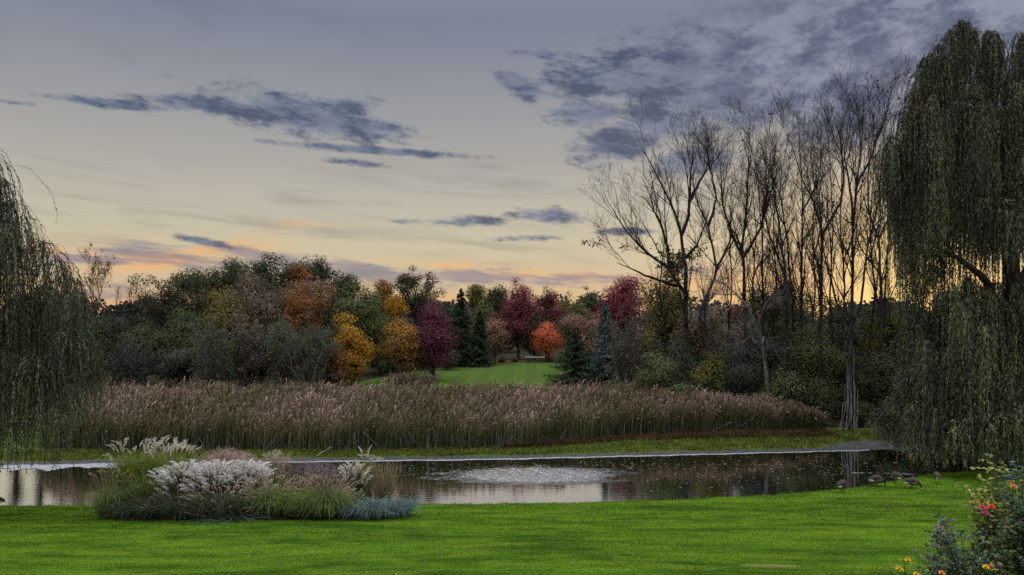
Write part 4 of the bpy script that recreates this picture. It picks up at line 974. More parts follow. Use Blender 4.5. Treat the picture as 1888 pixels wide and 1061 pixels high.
def right_willow():
    rng = np.random.default_rng(101); src = []
    # silhouette cascades, upper crown
    for px, v, dr in [(1776, 28, 260), (1760, 50, 300), (1795, 45, 300), (1826, 42, 280), (1842, 60, 300), (1886, 56, 300), (1900, 50, 320), (1735, 78, 260), (1715, 85, 250), (1705, 110, 240), (1690, 138, 230), (1680, 160, 240),
                      (1668, 190, 260), (1660, 215, 280), (1650, 240, 260), (1642, 262, 210), (1870, 90, 300), (1855, 120, 300), (1810, 90, 320), (1780, 100, 330), (1750, 120, 320), (1725, 150, 300), (1700, 190, 300), (1745, 60, 200), (1665, 255, 230)]:
        for q in range(2): src.append((px + rng.normal() * 5, v + rng.random() * 14, rng.uniform(-3, 3), .62, dr * rng.uniform(.6, 1.05), 15))
    for i in range(230):       # body of the upper crown
        px = rng.uniform(1672, 2080); top = np.interp(px, [1672, 1700, 1760, 1840, 1950, 2080], [300, 225, 150, 120, 120, 160])
        v = top + 25 + rng.random() ** 1.2 * 300
        dr = min(rng.uniform(120, 260), max(50, 435 - v)); src.append((px, v, rng.uniform(-3, 5), .62, dr * rng.uniform(.7, 1.25), 14))
    for i in range(34):        # curtain hanging across the bright gap
        px = rng.choice([1662, 1672, 1685, 1730, 1765, 1790, 1820, 1850, 1880]) + rng.normal() * 6; src.append((px, rng.uniform(330, 420), rng.uniform(-3, 3), .7, rng.uniform(150, 230), 16))
    for i in range(270):       # lower skirt
        px = rng.uniform(1712, 2080); v = np.interp(px, [1700, 1740, 1800, 2080], [590, 545, 515, 500]) + rng.random() ** 1.1 * 190
        dr = np.clip(850 - v, 60, 300) * rng.uniform(.6, 1.05); src.append((px, v, rng.uniform(-3, 4), .62, dr, 15))
    for px, v, dr in [(1675, 600, 120), (1680, 560, 120), (1682, 640, 110), (1672, 690, 100), (1665, 715, 90), (1655, 735, 70), (1668, 745, 80), (1645, 752, 50), (1680, 745, 100), (1700, 720, 120), (1625, 762, 22), (1612, 766, 12), (1640, 765, 40)]:
        for q in range(2): src.append((px + rng.normal() * 4, v + rng.normal() * 5, rng.uniform(-2, 2), .8 if px > 1650 else .5, dr, 26 if px > 1630 else 9))
    # boughs: tiers of cascades, each a dome of strands falling from one limb end
    for px, v, L, w, dy in [(1776, 34, 190, 16, -1), (1742, 92, 180, 18, -2), (1826, 52, 180, 14, 0), (1886, 64, 200, 16, 0), (1712, 96, 160, 12, 0), (1800, 150, 230, 24, -4), (1772, 172, 240, 26, -5), (1700, 165, 190, 20, -2), (1682, 225, 210, 16, -2), (1722, 250, 210, 24, -4),
            (1654, 262, 190, 12, -1), (1842, 190, 220, 24, -3), (1884, 140, 230, 22, -3), (1872, 265, 200, 26, -5), (1822, 290, 190, 26, -6), (1752, 300, 170, 26, -6), (1700, 330, 170, 18, -4), (1790, 345, 130, 22, -6), (1856, 380, 110, 20, -6), (1668, 330, 190, 10, -2),
            (1702, 572, 150, 18, -3), (1742, 528, 200, 26, -4), (1790, 505, 220, 28, -4), (1834, 532, 220, 26, -5), (1876, 556, 220, 26, -5), (1722, 632, 170, 26, -5), (1690, 668, 130, 20, -4), (1762, 622, 190, 28, -6), (1812, 650, 180, 28, -7), (1856, 676, 160, 28, -7),
            (1700, 724, 110, 26, -5), (1664, 736, 80, 16, -3), (1738, 738, 110, 28, -7), (1790, 742, 110, 30, -8), (1842, 752, 100, 30, -8), (1884, 738, 110, 24, -8), (1640, 752, 45, 12, -3)]:
        for q in range(9):
            a = rng.uniform(-1, 1); src.append((px + a * w, v + abs(a) ** 1.5 * w * 1.3 + rng.random() * 6, dy + rng.normal() * .35, .34, L * rng.uniform(.7, 1.1) * (1 - .25 * abs(a)), 15 if v > 480 else 13))
    for i in range(24):        # long cascades in front
        px = rng.uniform(1700, 1900); v = rng.choice([rng.uniform(150, 420), rng.uniform(520, 680)]); v = max(v, np.interp(px, [1665, 1720, 1780], [300, 170, 120])); src.append((px, v, rng.uniform(-8, -5), .38, rng.uniform(130, 260) if v < 450 else min(840 - v, 220), 20))
    for i in range(26): src.append((rng.uniform(1650, 1720), rng.uniform(690, 760), rng.uniform(-3, 1), .6, rng.uniform(50, 90), 22))
    for i in range(34):        # bottom fringe over the water
        src.append((rng.uniform(1700, 1900), rng.uniform(720, 790), rng.uniform(-5, -1), 1.0, rng.uniform(50, 100), 22))
    limbs = [([(1880, 820, 0), (1875, 640, 0), (1865, 500, 0), (1850, 380, 0), (1820, 200, 0), (1785, 70, 0)], .62),
             ([(1872, 640, 0), (1840, 520, -1), (1790, 470, -2), (1720, 440, -3), (1690, 430, -3)], .26), ([(1868, 560, 0), (1920, 460, 1), (1940, 300, 2), (1890, 110, 2)], .34),
             ([(1875, 600, 0), (1900, 540, -2), (1960, 480, -4), (2040, 420, -5)], .3), ([(1850, 400, 0), (1790, 300, -2), (1720, 220, -3), (1690, 170, -3)], .24),
             ([(1875, 700, 0), (1800, 640, -3), (1730, 620, -4), (1680, 690, -4), (1625, 765, -4)], .22), ([(1875, 680, 0), (1820, 600, -4), (1800, 560, -5), (1760, 540, -5)], .2), ([(1875, 700, 0), (1960, 620, 3), (2050, 560, 4)], .25)]
    willow('huge weeping willow filling the right edge of the view', 1880, 41.5, src, .5, 102, (.20, .036, .075), limbs)
right_willow()
def left_willow():
    rng = np.random.default_rng(111); src = []
    for px, v, dr in [(-12, 262, 260), (0, 285, 220), (14, 320, 200), (30, 360, 190), (45, 392, 170), (62, 415, 160), (80, 432, 150), (96, 450, 150), (112, 470, 160), (126, 488, 180), (138, 505, 210), (148, 525, 230), (155, 560, 220), (158, 610, 180), (152, 650, 150), (146, 700, 90)]:
        for q in range(2): src.append((px - 8 + rng.normal() * 5, v + rng.random() * 10, rng.uniform(-1.5, 1.5), .6, dr * rng.uniform(.6, 1.05), 16))
    for i in range(90):
        px = rng.uniform(-330, 135); top = np.interp(px, [-330, -60, 0, 60, 135], [120, 230, 350, 450, 540]); v = top + rng.random() ** 1.2 * (700 - top)
        dr = np.clip(850 - v, 40, 330) * rng.uniform(.5, 1.05) * (1.0 if px < 110 else .8); src.append((px, v, rng.uniform(-3, 3), .8, dr, 28))
    for i in range(26): src.append((rng.uniform(-60, 120), rng.uniform(700, 780), rng.uniform(-2, 2), .6, rng.uniform(40, 90), 14))
    limbs = [([(-200, 990, 0), (-195, 800, 0), (-180, 600, 0), (-150, 400, 0), (-90, 250, 0)], .4), ([(-190, 700, 0), (-120, 620, 1), (-20, 605, 1), (60, 600, 1), (110, 640, 1)], .10),
             ([(-180, 600, 0), (-80, 500, -1), (10, 470, -1), (90, 470, -1)], .10), ([(-185, 620, 0), (-280, 500, 0), (-330, 330, 0)], .2), ([(-190, 650, 0), (-60, 640, 2), (30, 660, 2)], .08)]
    willow('weeping willow at the left edge hanging over the lawn and pond', -200, 24.5, src, .4, 112, (.125, .021, .042), limbs, zmin=1.4)
left_willow()

# ------------------------------------------------------------------ island bed of ornamental grasses
def bed():
    a = np.linspace(0, 2 * math.pi, 90, endpoint=False); r = 1 + .05 * np.sin(3 * a + 1) + .03 * np.sin(7 * a)
    x = -7.7 + 4.55 * np.cos(a) * r; y = 24.0 + 1.35 * np.sin(a) * r + .1 * np.cos(a) * 2
    rings = [(1.0, .0), (.93, .05), (.7, .09), (.35, .1), (0.01, .1)]
    V = np.concatenate([np.stack([-7.7 + (x + 7.7) * q, 24 + (y - 24) * q, hgt(-7.7 + (x + 7.7) * q, 24 + (y - 24) * q) + dz + .012], 1) for q, dz in rings])
    n = 90; F = [(k * n + i, k * n + (i + 1) % n, (k + 1) * n + (i + 1) % n, (k + 1) * n + i) for k in range(4) for i in range(n)]
    o = mk('planting_bed', V, np.array(F), M['mulch_dark'], smooth=True); o['kind'] = 'structure'
M['mulch_dark'] = plain('bed_mulch', (.012, .009, .007), (.04, .03, .022), .95, .05, 9)
bed()
GM = {}
def gm(n, a, b, t=.25): GM[n] = leafmat('grass_' + n, a, b, t, .2, .55, 1.5)
gm('green', (.03, .055, .014), (.18, .24, .065)); gm('dark', (.015, .022, .012), (.05, .065, .035)); gm('lime', (.045, .085, .012), (.26, .34, .06))
gm('blue', (.025, .045, .045), (.16, .24, .235)); gm('tan', (.14, .11, .06), (.38, .32, .20)); gm('white', (.50, .48, .46), (.92, .90, .87)); gm('cream', (.42, .38, .30), (.80, .76, .66))
gm('pink', (.26, .17, .16), (.56, .40, .38)); gm('foxtail', (.26, .19, .12), (.55, .44, .33)); gm('mauve', (.14, .11, .13), (.36, .29, .33))
def blades(rng, n, h, spread, arch, base_r, w):
    az = rng.uniform(0, 2 * math.pi, n); d = np.stack([np.cos(az), np.sin(az)], 1); br = base_r * np.sqrt(rng.random(n)); b0 = np.stack([np.cos(az + rng.normal(size=n) * .8), np.sin(az + rng.normal(size=n) * .8)], 1) * br[:, None]
    hh = h * rng.uniform(.55, 1.08, n); sp = spread * rng.uniform(.15, 1.1, n); dr = arch * rng.uniform(.3, 1.3, n)
    t = np.linspace(0, 1, 6)
    P = np.stack([np.concatenate([b0 + d * (sp * q ** 1.7)[:, None], (hh * (q * (1 + dr * .8) - dr * q ** 3 * 1.4) / (1 + .12 * dr))[:, None]], 1) for q in t], 1)
    P[:, :, 2] = np.maximum(P[:, :, 2], .03)
    side = np.stack([-d[:, 1], d[:, 0], 0 * az], 1); side = nrm(side + rng.normal(size=side.shape) * .4)
    W = (w * rng.uniform(.6, 1.3, n))[:, None] * np.array([.8, 1, 1, .85, .6, .12])[None]
    return P, W, side
def plume_cards(rng, P0, D, L, kd):
    """hairs of a flower head of length L at P0 along D"""
    n = len(P0); c = {'feather': 64, 'foxtail': 34, 'mist': 34, 'wisp': 18, 'fan': 40}[kd]
    i = np.repeat(np.arange(n), c); u = rng.random(len(i)); sd = nrm(np.cross(D, [0, 0, 1.0]) + rng.normal(size=(n, 3)) * .5)
    bend = {'feather': .35, 'foxtail': .55, 'mist': .2, 'wisp': .1, 'fan': .45}[kd]
    ax = D[i] * (L[i] * u)[:, None]; hz = D * [1, 1, 0]; hz = nrm(hz + rng.normal(size=(n, 3)) * [.2, .2, 0])
    ax = ax + hz[i] * (L[i] * bend * u ** 2)[:, None] + np.stack([0 * u, 0 * u, -L[i] * bend * .7 * u ** 2.5], 1)
    rd = {'feather': .042, 'foxtail': .018, 'mist': .12, 'wisp': .018, 'fan': .075}[kd]
    env = np.sin(np.clip(u * .9 + .1, 0, 1) * math.pi) ** .6
    q = runit(rng, len(i)) * (rd * env * rng.random(len(i)) ** .5)[:, None]
    if kd == 'fan': q = sd[i] * ((rng.random(len(i)) - .5) * 2 * rd * 1.5 * u)[:, None] + q * .3
    C = P0[i] + ax + q; hl = {'feather': .13, 'foxtail': .035, 'mist': .07, 'wisp': .06, 'fan': .13}[kd]
    a = D[i] * 1.1 + nrm(q + 1e-6) * (.75 if kd in ('mist', 'foxtail') else .35) + hz[i] * 1.1 * u[:, None] + np.stack([0 * u, 0 * u, -.9 * u ** 2], 1)
    V, Fq = cards(rng, C, hl * rng.uniform(.6, 1.3, len(i)), {'feather': .011, 'foxtail': .012, 'mist': .007, 'wisp': .008, 'fan': .010}[kd], a, .25)
    return V, Fq, len(i)
def clump(px, vt, w_px, y, label, mat, nb, arch, spread_f, plume=None, name='ornamental_grass', bw=.012, seed=1, vb=None, base=.22):
    """plume = (material, type, count, length, low fraction, high fraction, lean)"""
    rng = np.random.default_rng(seed); x = X_(px, y); zg = H(x, y) + .08; h = Z_(vt, y) - zg; hb = (Z_(vb, y) - zg) if vb else h; w = w_px / F * y / 2 * 1.12; base = min(base * 1.6, .7)
    t = thing(name, label, 'grass plant', (x, y, zg), 'ornamental grasses of the island bed')
    P, W, sd = blades(rng, nb, hb, w * spread_f, arch, base * w + .05, bw); V, Fq = ribbons(P, W, sd)
    vv = np.clip(np.repeat(rng.random(nb), 12) * .7 + np.tile(np.repeat(np.linspace(0, .35, 6), 2), nb), 0, 1)
    mk('blades', V, Fq, GM[mat], t, vv)
    if plume:
        pm, pk, n, L, lo, hi, lean = plume
        az = rng.uniform(0, 2 * math.pi, n); r = w * rng.random(n) ** .5; zz = h * (hi - (hi - lo) * (r / w) ** 1.6 * rng.uniform(.2, 1.1, n)) * rng.uniform(.92, 1.03, n)
        d = np.stack([np.cos(az), np.sin(az)], 1); Pe = np.concatenate([d * r[:, None], (zz - L * .75)[:, None]], 1)
        D = nrm(np.concatenate([d * (lean * (.3 + r / w))[:, None], np.ones((n, 1))], 1) + rng.normal(size=(n, 3)) * .08)
        B = np.concatenate([d * (r * .25)[:, None], np.zeros((n, 1))], 1); tt = np.linspace(0, 1, 5)[None, :, None]
        Q = B[:, None] * (1 - tt) + Pe[:, None] * tt; Q[:, :, :2] = B[:, None, :2] + (Pe - B)[:, None, :2] * tt ** 1.6
        mb = MB(); mb.add(*tubes(Q, np.full((n, 5), .0045), 3)); mb.build('stems', GM['tan' if pk != 'mist' else 'pink'], t)
        V, Fq, k = plume_cards(rng, Pe, D, L * rng.uniform(.6, 1.2, n), pk)
        mk('plumes', V, Fq, GM[pm], t, np.repeat(rng.random(k), 4))
    return t
def island():
    C = clump
    C(205, 862, 90, 23.4, 'dark fountain grass with a few loose foxtails at the left tip of the bed', 'green', 700, .9, 1.0, ('foxtail', 'foxtail', 26, .13, .6, 1.05, .5), seed=1, vb=885)
    C(255, 806, 92, 25.0, 'tall green silver grass with pale fan plumes, leftmost of the two', 'lime', 2600, .3, .95, ('cream', 'fan', 26, .30, .88, 1.0, .25), seed=2, bw=.020, vb=828)
    C(312, 806, 80, 25.2, 'tall green silver grass with pale fan plumes, standing next to the white plume mass', 'lime', 2400, .3, .95, ('cream', 'fan', 34, .30, .82, 1.0, .3), seed=3, bw=.020, vb=832)
    C(275, 850, 110, 24.0, 'dark leafy grass in front of the two tall plumed grasses', 'green', 700, .5, .8, ('mauve', 'foxtail', 24, .12, .5, .9, .4), seed=4, vb=858)
    C(412, 826, 88, 25.8, 'rounded pinkish-tan plumed grass behind the white plume mass', 'green', 320, .4, .8, ('pink', 'mist', 170, .24, .72, 1.0, .5), seed=5)
    C(340, 845, 96, 24.3, 'white plumed grass at the left of the white mass', 'dark', 420, .5, .9, ('white', 'feather', 165, .28, .40, 1.0, .6), seed=6)
    C(400, 848, 100, 24.0, 'white plumed grass in the middle of the white mass', 'dark', 420, .5, .9, ('white', 'feather', 170, .28, .40, 1.0, .6), seed=7)
    C(455, 845, 76, 24.2, 'white plumed grass with the densest upright plumes, right end of the white mass', 'dark', 380, .4, .8, ('white', 'feather', 150, .30, .45, 1.0, .45), seed=8)
    C(330, 895, 130, 23.0, 'low dark fountain grass under the left white plumes', 'dark', 800, .9, 1.0, ('mauve', 'foxtail', 50, .12, .3, 1.0, .6), seed=9, base=.4)
    C(410, 895, 120, 22.8, 'low dark fountain grass with grey foxtails under the middle white plumes', 'dark', 800, .9, 1.0, ('foxtail', 'foxtail', 70, .12, .3, 1.0, .6), seed=10, base=.4)
    C(260, 905, 110, 23.1, 'low black-green grass at the front left of the bed', 'dark', 700, .9, 1.0, None, seed=11, base=.4)
    C(500, 826, 56, 25.6, 'pink-tan grass topped with two pale fan plumes', 'lime', 300, .3, .8, ('pink', 'mist', 70, .22, .7, .93, .4), seed=12)
    C(512, 826, 44, 25.4, 'slender grass whose cream fans stand above the pink ones', 'lime', 110, .3, .7, ('cream', 'fan', 7, .30, .95, 1.0, .3), seed=13)
    C(560, 846, 96, 25.4, 'thin mauve misty grass behind the left green foxtail grass', 'dark', 260, .4, .8, ('mauve', 'mist', 90, .22, .6, 1.0, .5), seed=14)
    C(608, 855, 80, 25.4, 'thin mauve misty grass behind the right green foxtail grass', 'dark', 240, .4, .8, ('mauve', 'mist', 70, .22, .6, 1.0, .5), seed=15)
    C(500, 868, 104, 23.2, 'green fountain grass with arching foxtails, left of the pair', 'green', 1300, .95, 1.0, ('foxtail', 'foxtail', 120, .14, .35, 1.0, .7), seed=16, vb=885)
    C(596, 872, 112, 23.0, 'bright green fountain grass with upright tan foxtails, right of the pair', 'green', 1400, .95, 1.0, ('foxtail', 'foxtail', 120, .15, .5, 1.0, .4), seed=17, vb=890)
    C(548, 890, 90, 22.9, 'low green tuft filling the gap between the two foxtail grasses', 'green', 700, .8, 1.0, None, seed=18)
    C(654, 848, 40, 24.6, 'narrow grass with upright creamy white plumes', 'dark', 200, .3, .8, ('cream', 'feather', 34, .34, .62, 1.0, .15), seed=19)
    C(676, 826, 36, 25.2, 'tall thin grass with two pale fans near the right end of the bed', 'lime', 110, .25, .6, ('cream', 'fan', 7, .28, .9, 1.0, .25), seed=20)
    C(708, 850, 62, 25.0, 'upright tan feather reed grass at the right end of the bed', 'tan', 420, .12, .62, ('tan', 'wisp', 110, .30, .85, 1.0, .2), seed=21, vb=870)
    C(642, 898, 60, 23.6, 'dark purple-brown grass with curled foxtails beside the blue sedge', 'dark', 320, .8, .9, ('foxtail', 'foxtail', 34, .13, .5, 1.0, .6), seed=22)
    C(672, 918, 70, 23.0, 'blue-green sedge mound nearest to the green foxtail grass', 'blue', 520, 1.1, 1.15, None, seed=23, bw=.014, name='blue_sedge', base=.5)
    C(706, 912, 74, 23.4, 'blue-green sedge mound in the middle of the three', 'blue', 560, 1.1, 1.15, None, seed=24, bw=.014, name='blue_sedge', base=.5)
    C(732, 916, 66, 23.7, 'blue-green sedge mound at the right tip of the bed', 'blue', 520, 1.1, 1.1, None, seed=25, bw=.014, name='blue_sedge', base=.5)
    C(425, 945, 96, 22.45, 'sprawling blue-green sedge at the front edge under the dark grasses', 'blue', 130, 1.2, 1.2, None, seed=26, bw=.014, name='blue_sedge', base=.6)
island()

# ------------------------------------------------------------------ geese
M['goose'] = plain('goose_brown', (.030, .024, .020), (.095, .078, .065), .8, .1, 30); M['goose_black'] = plain('goose_black', (.008, .008, .009), (.02, .02, .02), .5, .3, 20)
M['goose_pale'] = plain('goose_pale', (.10, .085, .07), (.20, .17, .15), .8, .1, 25); M['goose_white'] = plain('goose_white', (.6, .6, .6), (.75, .75, .74), .8, .1, 20)
M['goose_wing'] = plain('goose_wing', (.020, .016, .014), (.07, .058, .05), .8, .1, 45)
def goose(px, vfeet, rz, label, pose='graze', s=1.0):
    y = (CAM_H - .33) * F / (vfeet - HY); x = X_(px, y); zg = H(x, y); t = thing('goose', label, 'goose', (x, y, zg), 'geese on the lawn', rz)
    if pose == 'graze': pts = [(-.42, .30, .008), (-.37, .315, .035), (-.28, .33, .075), (-.17, .345, .118), (-.04, .345, .148), (.09, .335, .150), (.19, .315, .122), (.26, .29, .080), (.32, .25, .048), (.375, .18, .034), (.41, .11, .030), (.435, .065, .036), (.465, .038, .034), (.495, .022, .018), (.53, .008, .008)]
    else: pts = [(-.40, .27, .008), (-.35, .29, .035), (-.27, .32, .078), (-.16, .345, .12), (-.03, .36, .150), (.09, .37, .150), (.17, .375, .118), (.20, .41, .072), (.18, .46, .044), (.13, .485, .034), (.06, .49, .032), (.0, .485, .036), (-.04, .475, .034), (-.07, .46, .018), (-.10, .445, .008)]
    P = np.array([(a, 0, b) for a, b, c in pts]); r = np.array([c for a, b, c in pts])
    n = 12; V, Fq = tubes(P[None] * s, r[None] * s, n); V = V.reshape(len(pts), n, 3); V[:8, :, 1] *= .9; zc_ = P[:8, None, 2] * s; V[:8, :, 2] = zc_ + (V[:8, :, 2] - zc_) * 1.22; V = V.reshape(-1, 3)
    ring = np.arange(len(pts) - 1).repeat(n); z = V[Fq].mean(1)[:, 2]; cz = np.array([(P[k, 2] + P[k + 1, 2]) / 2 for k in range(len(pts) - 1)])[ring] * s
    mi = np.where(ring >= 7, 1, 0); mi = np.where((ring <= 2) & (z < cz), 3, mi); mi = np.where((ring == 0), 1, mi); mi = np.where((ring >= 3) & (ring < 7) & (z < cz - .03), 2, mi)
    mi = np.where((ring == 11) & (np.abs(V[Fq].mean(1)[:, 1]) > .02), 3, mi)
    mb = MB(); mb.add(V, Fq, mi=mi)
    for sgn in (-1, 1):
        L = np.array([[(.0, sgn * .06, .24), (.01, sgn * .06, .12), (-.01, sgn * .06, .015)]]) * s; mb.add(*tubes(L, np.array([[.022, .011, .010]]) * s, 6), mi=1)
        b = np.array([-.01, sgn * .06, .0]) * s; mb.add(np.array([b + [0, -.008, .012], b + [0, .008, .012], b + [.075, .035, .006], b + [.075, -.035, .006]]), [(0, 1, 2, 3)], mi=1)
    mb.build('body', [M['goose'], M['goose_black'], M['goose_pale'], M['goose_white']], t, smooth=True)
    for sgn in (-1, 1):        # folded wings
        u = np.linspace(0, 1, 9); ax = np.stack([.17 - .56 * u, sgn * (.105 + .035 * np.sin(u * 3.1) - .10 * u ** 2), .37 + .035 * np.sin(u * 3) - .035 * u], 1)[None] * s
        V, Fq = tubes(ax, (np.array([.01, .05, .075, .085, .08, .065, .048, .028, .006]) * s)[None], 10)
        V = V - 0; cy = ax[0].repeat(10, 0)[:, 1]; V[:, 1] = cy + (V[:, 1] - cy) * .35; mk('wing', V, Fq, M['goose_wing'], t, smooth=True)
    return t
goose(1553, 907, .6, 'greyish goose standing at the water edge, leftmost of the five on the right lawn', 'rest', .9)
goose(1616, 896, .05, 'goose with its neck stretched low to the right, second from the left', 'graze', .88)
goose(1652, 891, 2.0, 'hunched goose at the bank above the grazing one', 'rest', .9)
goose(1681, 901, -.25, 'dark goose grazing with its head down to the right', 'graze', .85)
goose(1727, 892, 1.4, 'dark goose facing away, farthest right on the lawn', 'rest', .9)
goose(-11, 939, 3.3, 'goose cut off by the left edge of the view', 'rest', .9)

# ------------------------------------------------------------------ bench, driftwood
M['stone'] = plain('pale_stone', (.28, .29, .31), (.42, .43, .46), .6, .3, 6); M['wood_dark'] = plain('dark_wood', (.02, .016, .014), (.06, .05, .045), .8, .2, 8)
def box(mb, c, s, bev=.02):
    cx, cy, cz = c; a, b, h = s[0] / 2, s[1] / 2, s[2] / 2; q = bev
    V = []
    for z, k in ((-h, q), (-h + q, 0), (h - q, 0), (h, q)):
        V += [(cx - a + k, cy - b + k, cz + z), (cx + a - k, cy - b + k, cz + z), (cx + a - k, cy + b - k, cz + z), (cx - a + k, cy + b - k, cz + z)]
    Fq = [(3, 2, 1, 0), (12, 13, 14, 15)] + [(k * 4 + i, k * 4 + (i + 1) % 4, k * 4 + 4 + (i + 1) % 4, k * 4 + 4 + i) for k in range(3) for i in range(4)]
    mb.add(V, Fq)
def bench():
    y = 99.3; x = X_(986.5, y); zg = H(x, y) + .02; t = thing('bench', 'long pale-topped bench on the mulch bed beside the coral maple', 'bench', (x, y, zg))
    mb = MB(); box(mb, (0, 0, .66), (2.4, .55, .10)); mb.build('seat', M['stone'], t)
    for sx in (-.75, .75): mb = MB(); box(mb, (sx, 0, .305), (.5, .42, .61)); mb.build('leg', M['wood_dark'], t)
bench()
def stick(name, p, r, label, mat, cat, sides=6):
    P = resample(p, 10); P[1:-1] += np.random.default_rng(int(r * 9999)).normal(size=(8, 3)) * r * .5
    V, Fq = tubes(P[None], (r * np.linspace(1.1, .5, 10))[None], sides); tag(mk(name, V, Fq, M[mat], smooth=True), label, cat)
stick('fallen_branch', [(X_(583, 41.9), 41.9, .05 + H(-10, 41.9)), (X_(598, 42.2), 42.2, .30), (X_(613, 42.4), 42.4, .50)], .028, 'pale fallen branch on the far bank behind the misty grasses', 'bark_pale', 'branch')
stick('floating_pole', [(X_(1571, 37.2), 37.2, -.012), (X_(1622, 37.1), 37.1, -.005)], .022, 'pale pole floating just beyond the leftmost goose', 'bark_pale', 'pole')
stick('floating_pole', [(X_(1630, 37.1), 37.1, -.015), (X_(1688, 36.8), 36.8, -.005)], .026, 'pale pole floating beyond the hunched goose, touching the bank', 'bark_pale', 'pole')
stick('floating_pole', [(X_(1762, 39.7), 39.7, -.012), (X_(1852, 39.6), 39.6, -.006)], .020, 'thin pale pole floating under the right willow', 'bark_pale', 'pole')

# ------------------------------------------------------------------ roses and obelisk, near right corner
M['rose_leaf'] = leafmat('rose_leaf', (.018, .040, .020), (.085, .13, .07), .12, .55, .35, 3.0); M['rose_lime'] = leafmat('rose_young_leaf', (.07, .12, .02), (.34, .34, .08), .25, .3, .5, 3.0)
M['cane'] = plain('rose_cane', (.02, .035, .015), (.07, .08, .04), .6, .3, 12)
M['iron'] = plain('blue_iron', (.012, .022, .06), (.03, .05, .12), .45, .5, 10)
def petal_mat(n, a, b): M[n] = leafmat(n, a, b, .2, .2, .5, 9)
petal_mat('petal_pink', (.65, .02, .17), (.95, .10, .35)); petal_mat('petal_red', (.75, .05, .02), (.95, .20, .08)); petal_mat('petal_orange', (.80, .18, .02), (.95, .42, .10)); petal_mat('petal_yellow', (.80, .42, .01), (.95, .68, .04)); petal_mat('petal_mauve', (.40, .08, .35), (.65, .25, .55))
def leaf6(rng, C, L, W, a, n):
    """folded oval leaves, two quads each"""
    a = nrm(a); b = nrm(np.cross(n, a)); n = np.cross(a, b); L = L[:, None]; W = W[:, None]
    V = np.stack([C, C + a * L * .35 + b * W * .5 + n * W * .16, C + a * L * .75 + b * W * .36 + n * W * .12, C + a * L, C + a * L * .75 - b * W * .36 + n * W * .12, C + a * L * .35 - b * W * .5 + n * W * .16], 1).reshape(-1, 3)
    i = np.arange(len(C))[:, None] * 6
    return V, np.concatenate([i + [0, 1, 2, 3], i + [0, 3, 4, 5]])
def rose(px, y, name, label, targets, nleaf, mat, seed, lsz=.045, cat='rose bush', n_side=7):
    rng = np.random.default_rng(seed); x0 = X_(px, y); zg = H(x0, y); t = thing(name, label, cat, (x0, y, zg))
    A = np.array([(X_(a, y + d) - x0, d, Z_(b, y + d) - zg) for a, b, d in targets]); n = len(A); B = rng.normal(size=(n, 3)) * [.09, .09, 0]; s = np.linspace(0, 1, 8)[None, :, None]
    mid = np.stack([A[:, 0] * .25, A[:, 1] * .3, A[:, 2] * .75], 1); Q = (1 - s) ** 2 * B[:, None] + 2 * (1 - s) * s * mid[:, None] + s ** 2 * A[:, None]
    Q[:, 1:] += np.cumsum(rng.normal(size=(n, 7, 3)) * .010, 1)
    mb = MB(); Rr = np.full((n, 8), .007) * np.linspace(1.1, .4, 8); mb.add(*tubes(Q, Rr, 5)); q2, r2 = grow(rng, Q, Rr, n_side, .25, 1, 45, .20, .1, 5, .08); mb.add(*tubes(q2, np.maximum(r2, .0018), 4)); mb.build('canes', M['cane'], t, smooth=True)
    allp = q2; N = len(allp); i = rng.integers(0, N, nleaf); f = rng.random(nleaf) ** .7 * 4; j = np.minimum(f.astype(int), 3); w = (f - j)[:, None]; C = allp[i, j] * (1 - w) + allp[i, j + 1] * w
    az = runit(rng, nleaf) * [1, 1, .45] + [0, 0, -.1]
    # three leaflets on each stalk
    C3 = np.repeat(C, 3, 0); a3 = np.repeat(nrm(az), 3, 0); sd = nrm(np.cross(a3, [0, 0, 1.0])); k = np.tile([0, 1, -1], nleaf)[:, None]
    st = np.repeat(rng.uniform(.02, .05, nleaf), 3)[:, None]; C3 = C3 + a3 * st * np.where(k == 0, 1.0, .55); a3 = nrm(a3 + sd * k * 1.0)
    nn = nrm(np.array([0, -.35, .8]) + rng.normal(size=(3 * nleaf, 3)) * .5); L = lsz * rng.uniform(.6, 1.25, 3 * nleaf)
    V, Fq = leaf6(rng, C3, L, L * .66, a3, nn); mk('foliage', V, Fq, M[mat], t, np.repeat(rng.random(3 * nleaf), 6), smooth=False)
    return t, x0, zg
def bloom(parent, x0, zg, y, px, v, d, r, mat, seed, name='bloom'):
    rng = np.random.default_rng(seed); c = np.array([X_(px, y + d) - x0, d, Z_(v, y + d) - zg]); n = 26; k = np.arange(n); ring = k / n
    az = k * 2.4; el = .15 + ring * 1.25; dr = np.stack([np.cos(az) * np.cos(el), np.sin(az) * np.cos(el) - .35 * 0, np.sin(el)], 1); tilt = np.array([0, -1.0, .3]); dr = nrm(dr + tilt * .6)
    rr = r * (1 - .45 * ring); C = c + dr * (rr * .25)[:, None]; nn = nrm(dr * .5 + nrm(tilt) + rng.normal(size=(n, 3)) * .15)
    V, Fq = leaf6(rng, C, rr, rr * 1.1, dr, nn); st = MB(); mk(name, V, Fq, M[mat], parent, np.repeat(np.clip(1 - ring + rng.normal(size=n) * .15, 0, 1), 6))
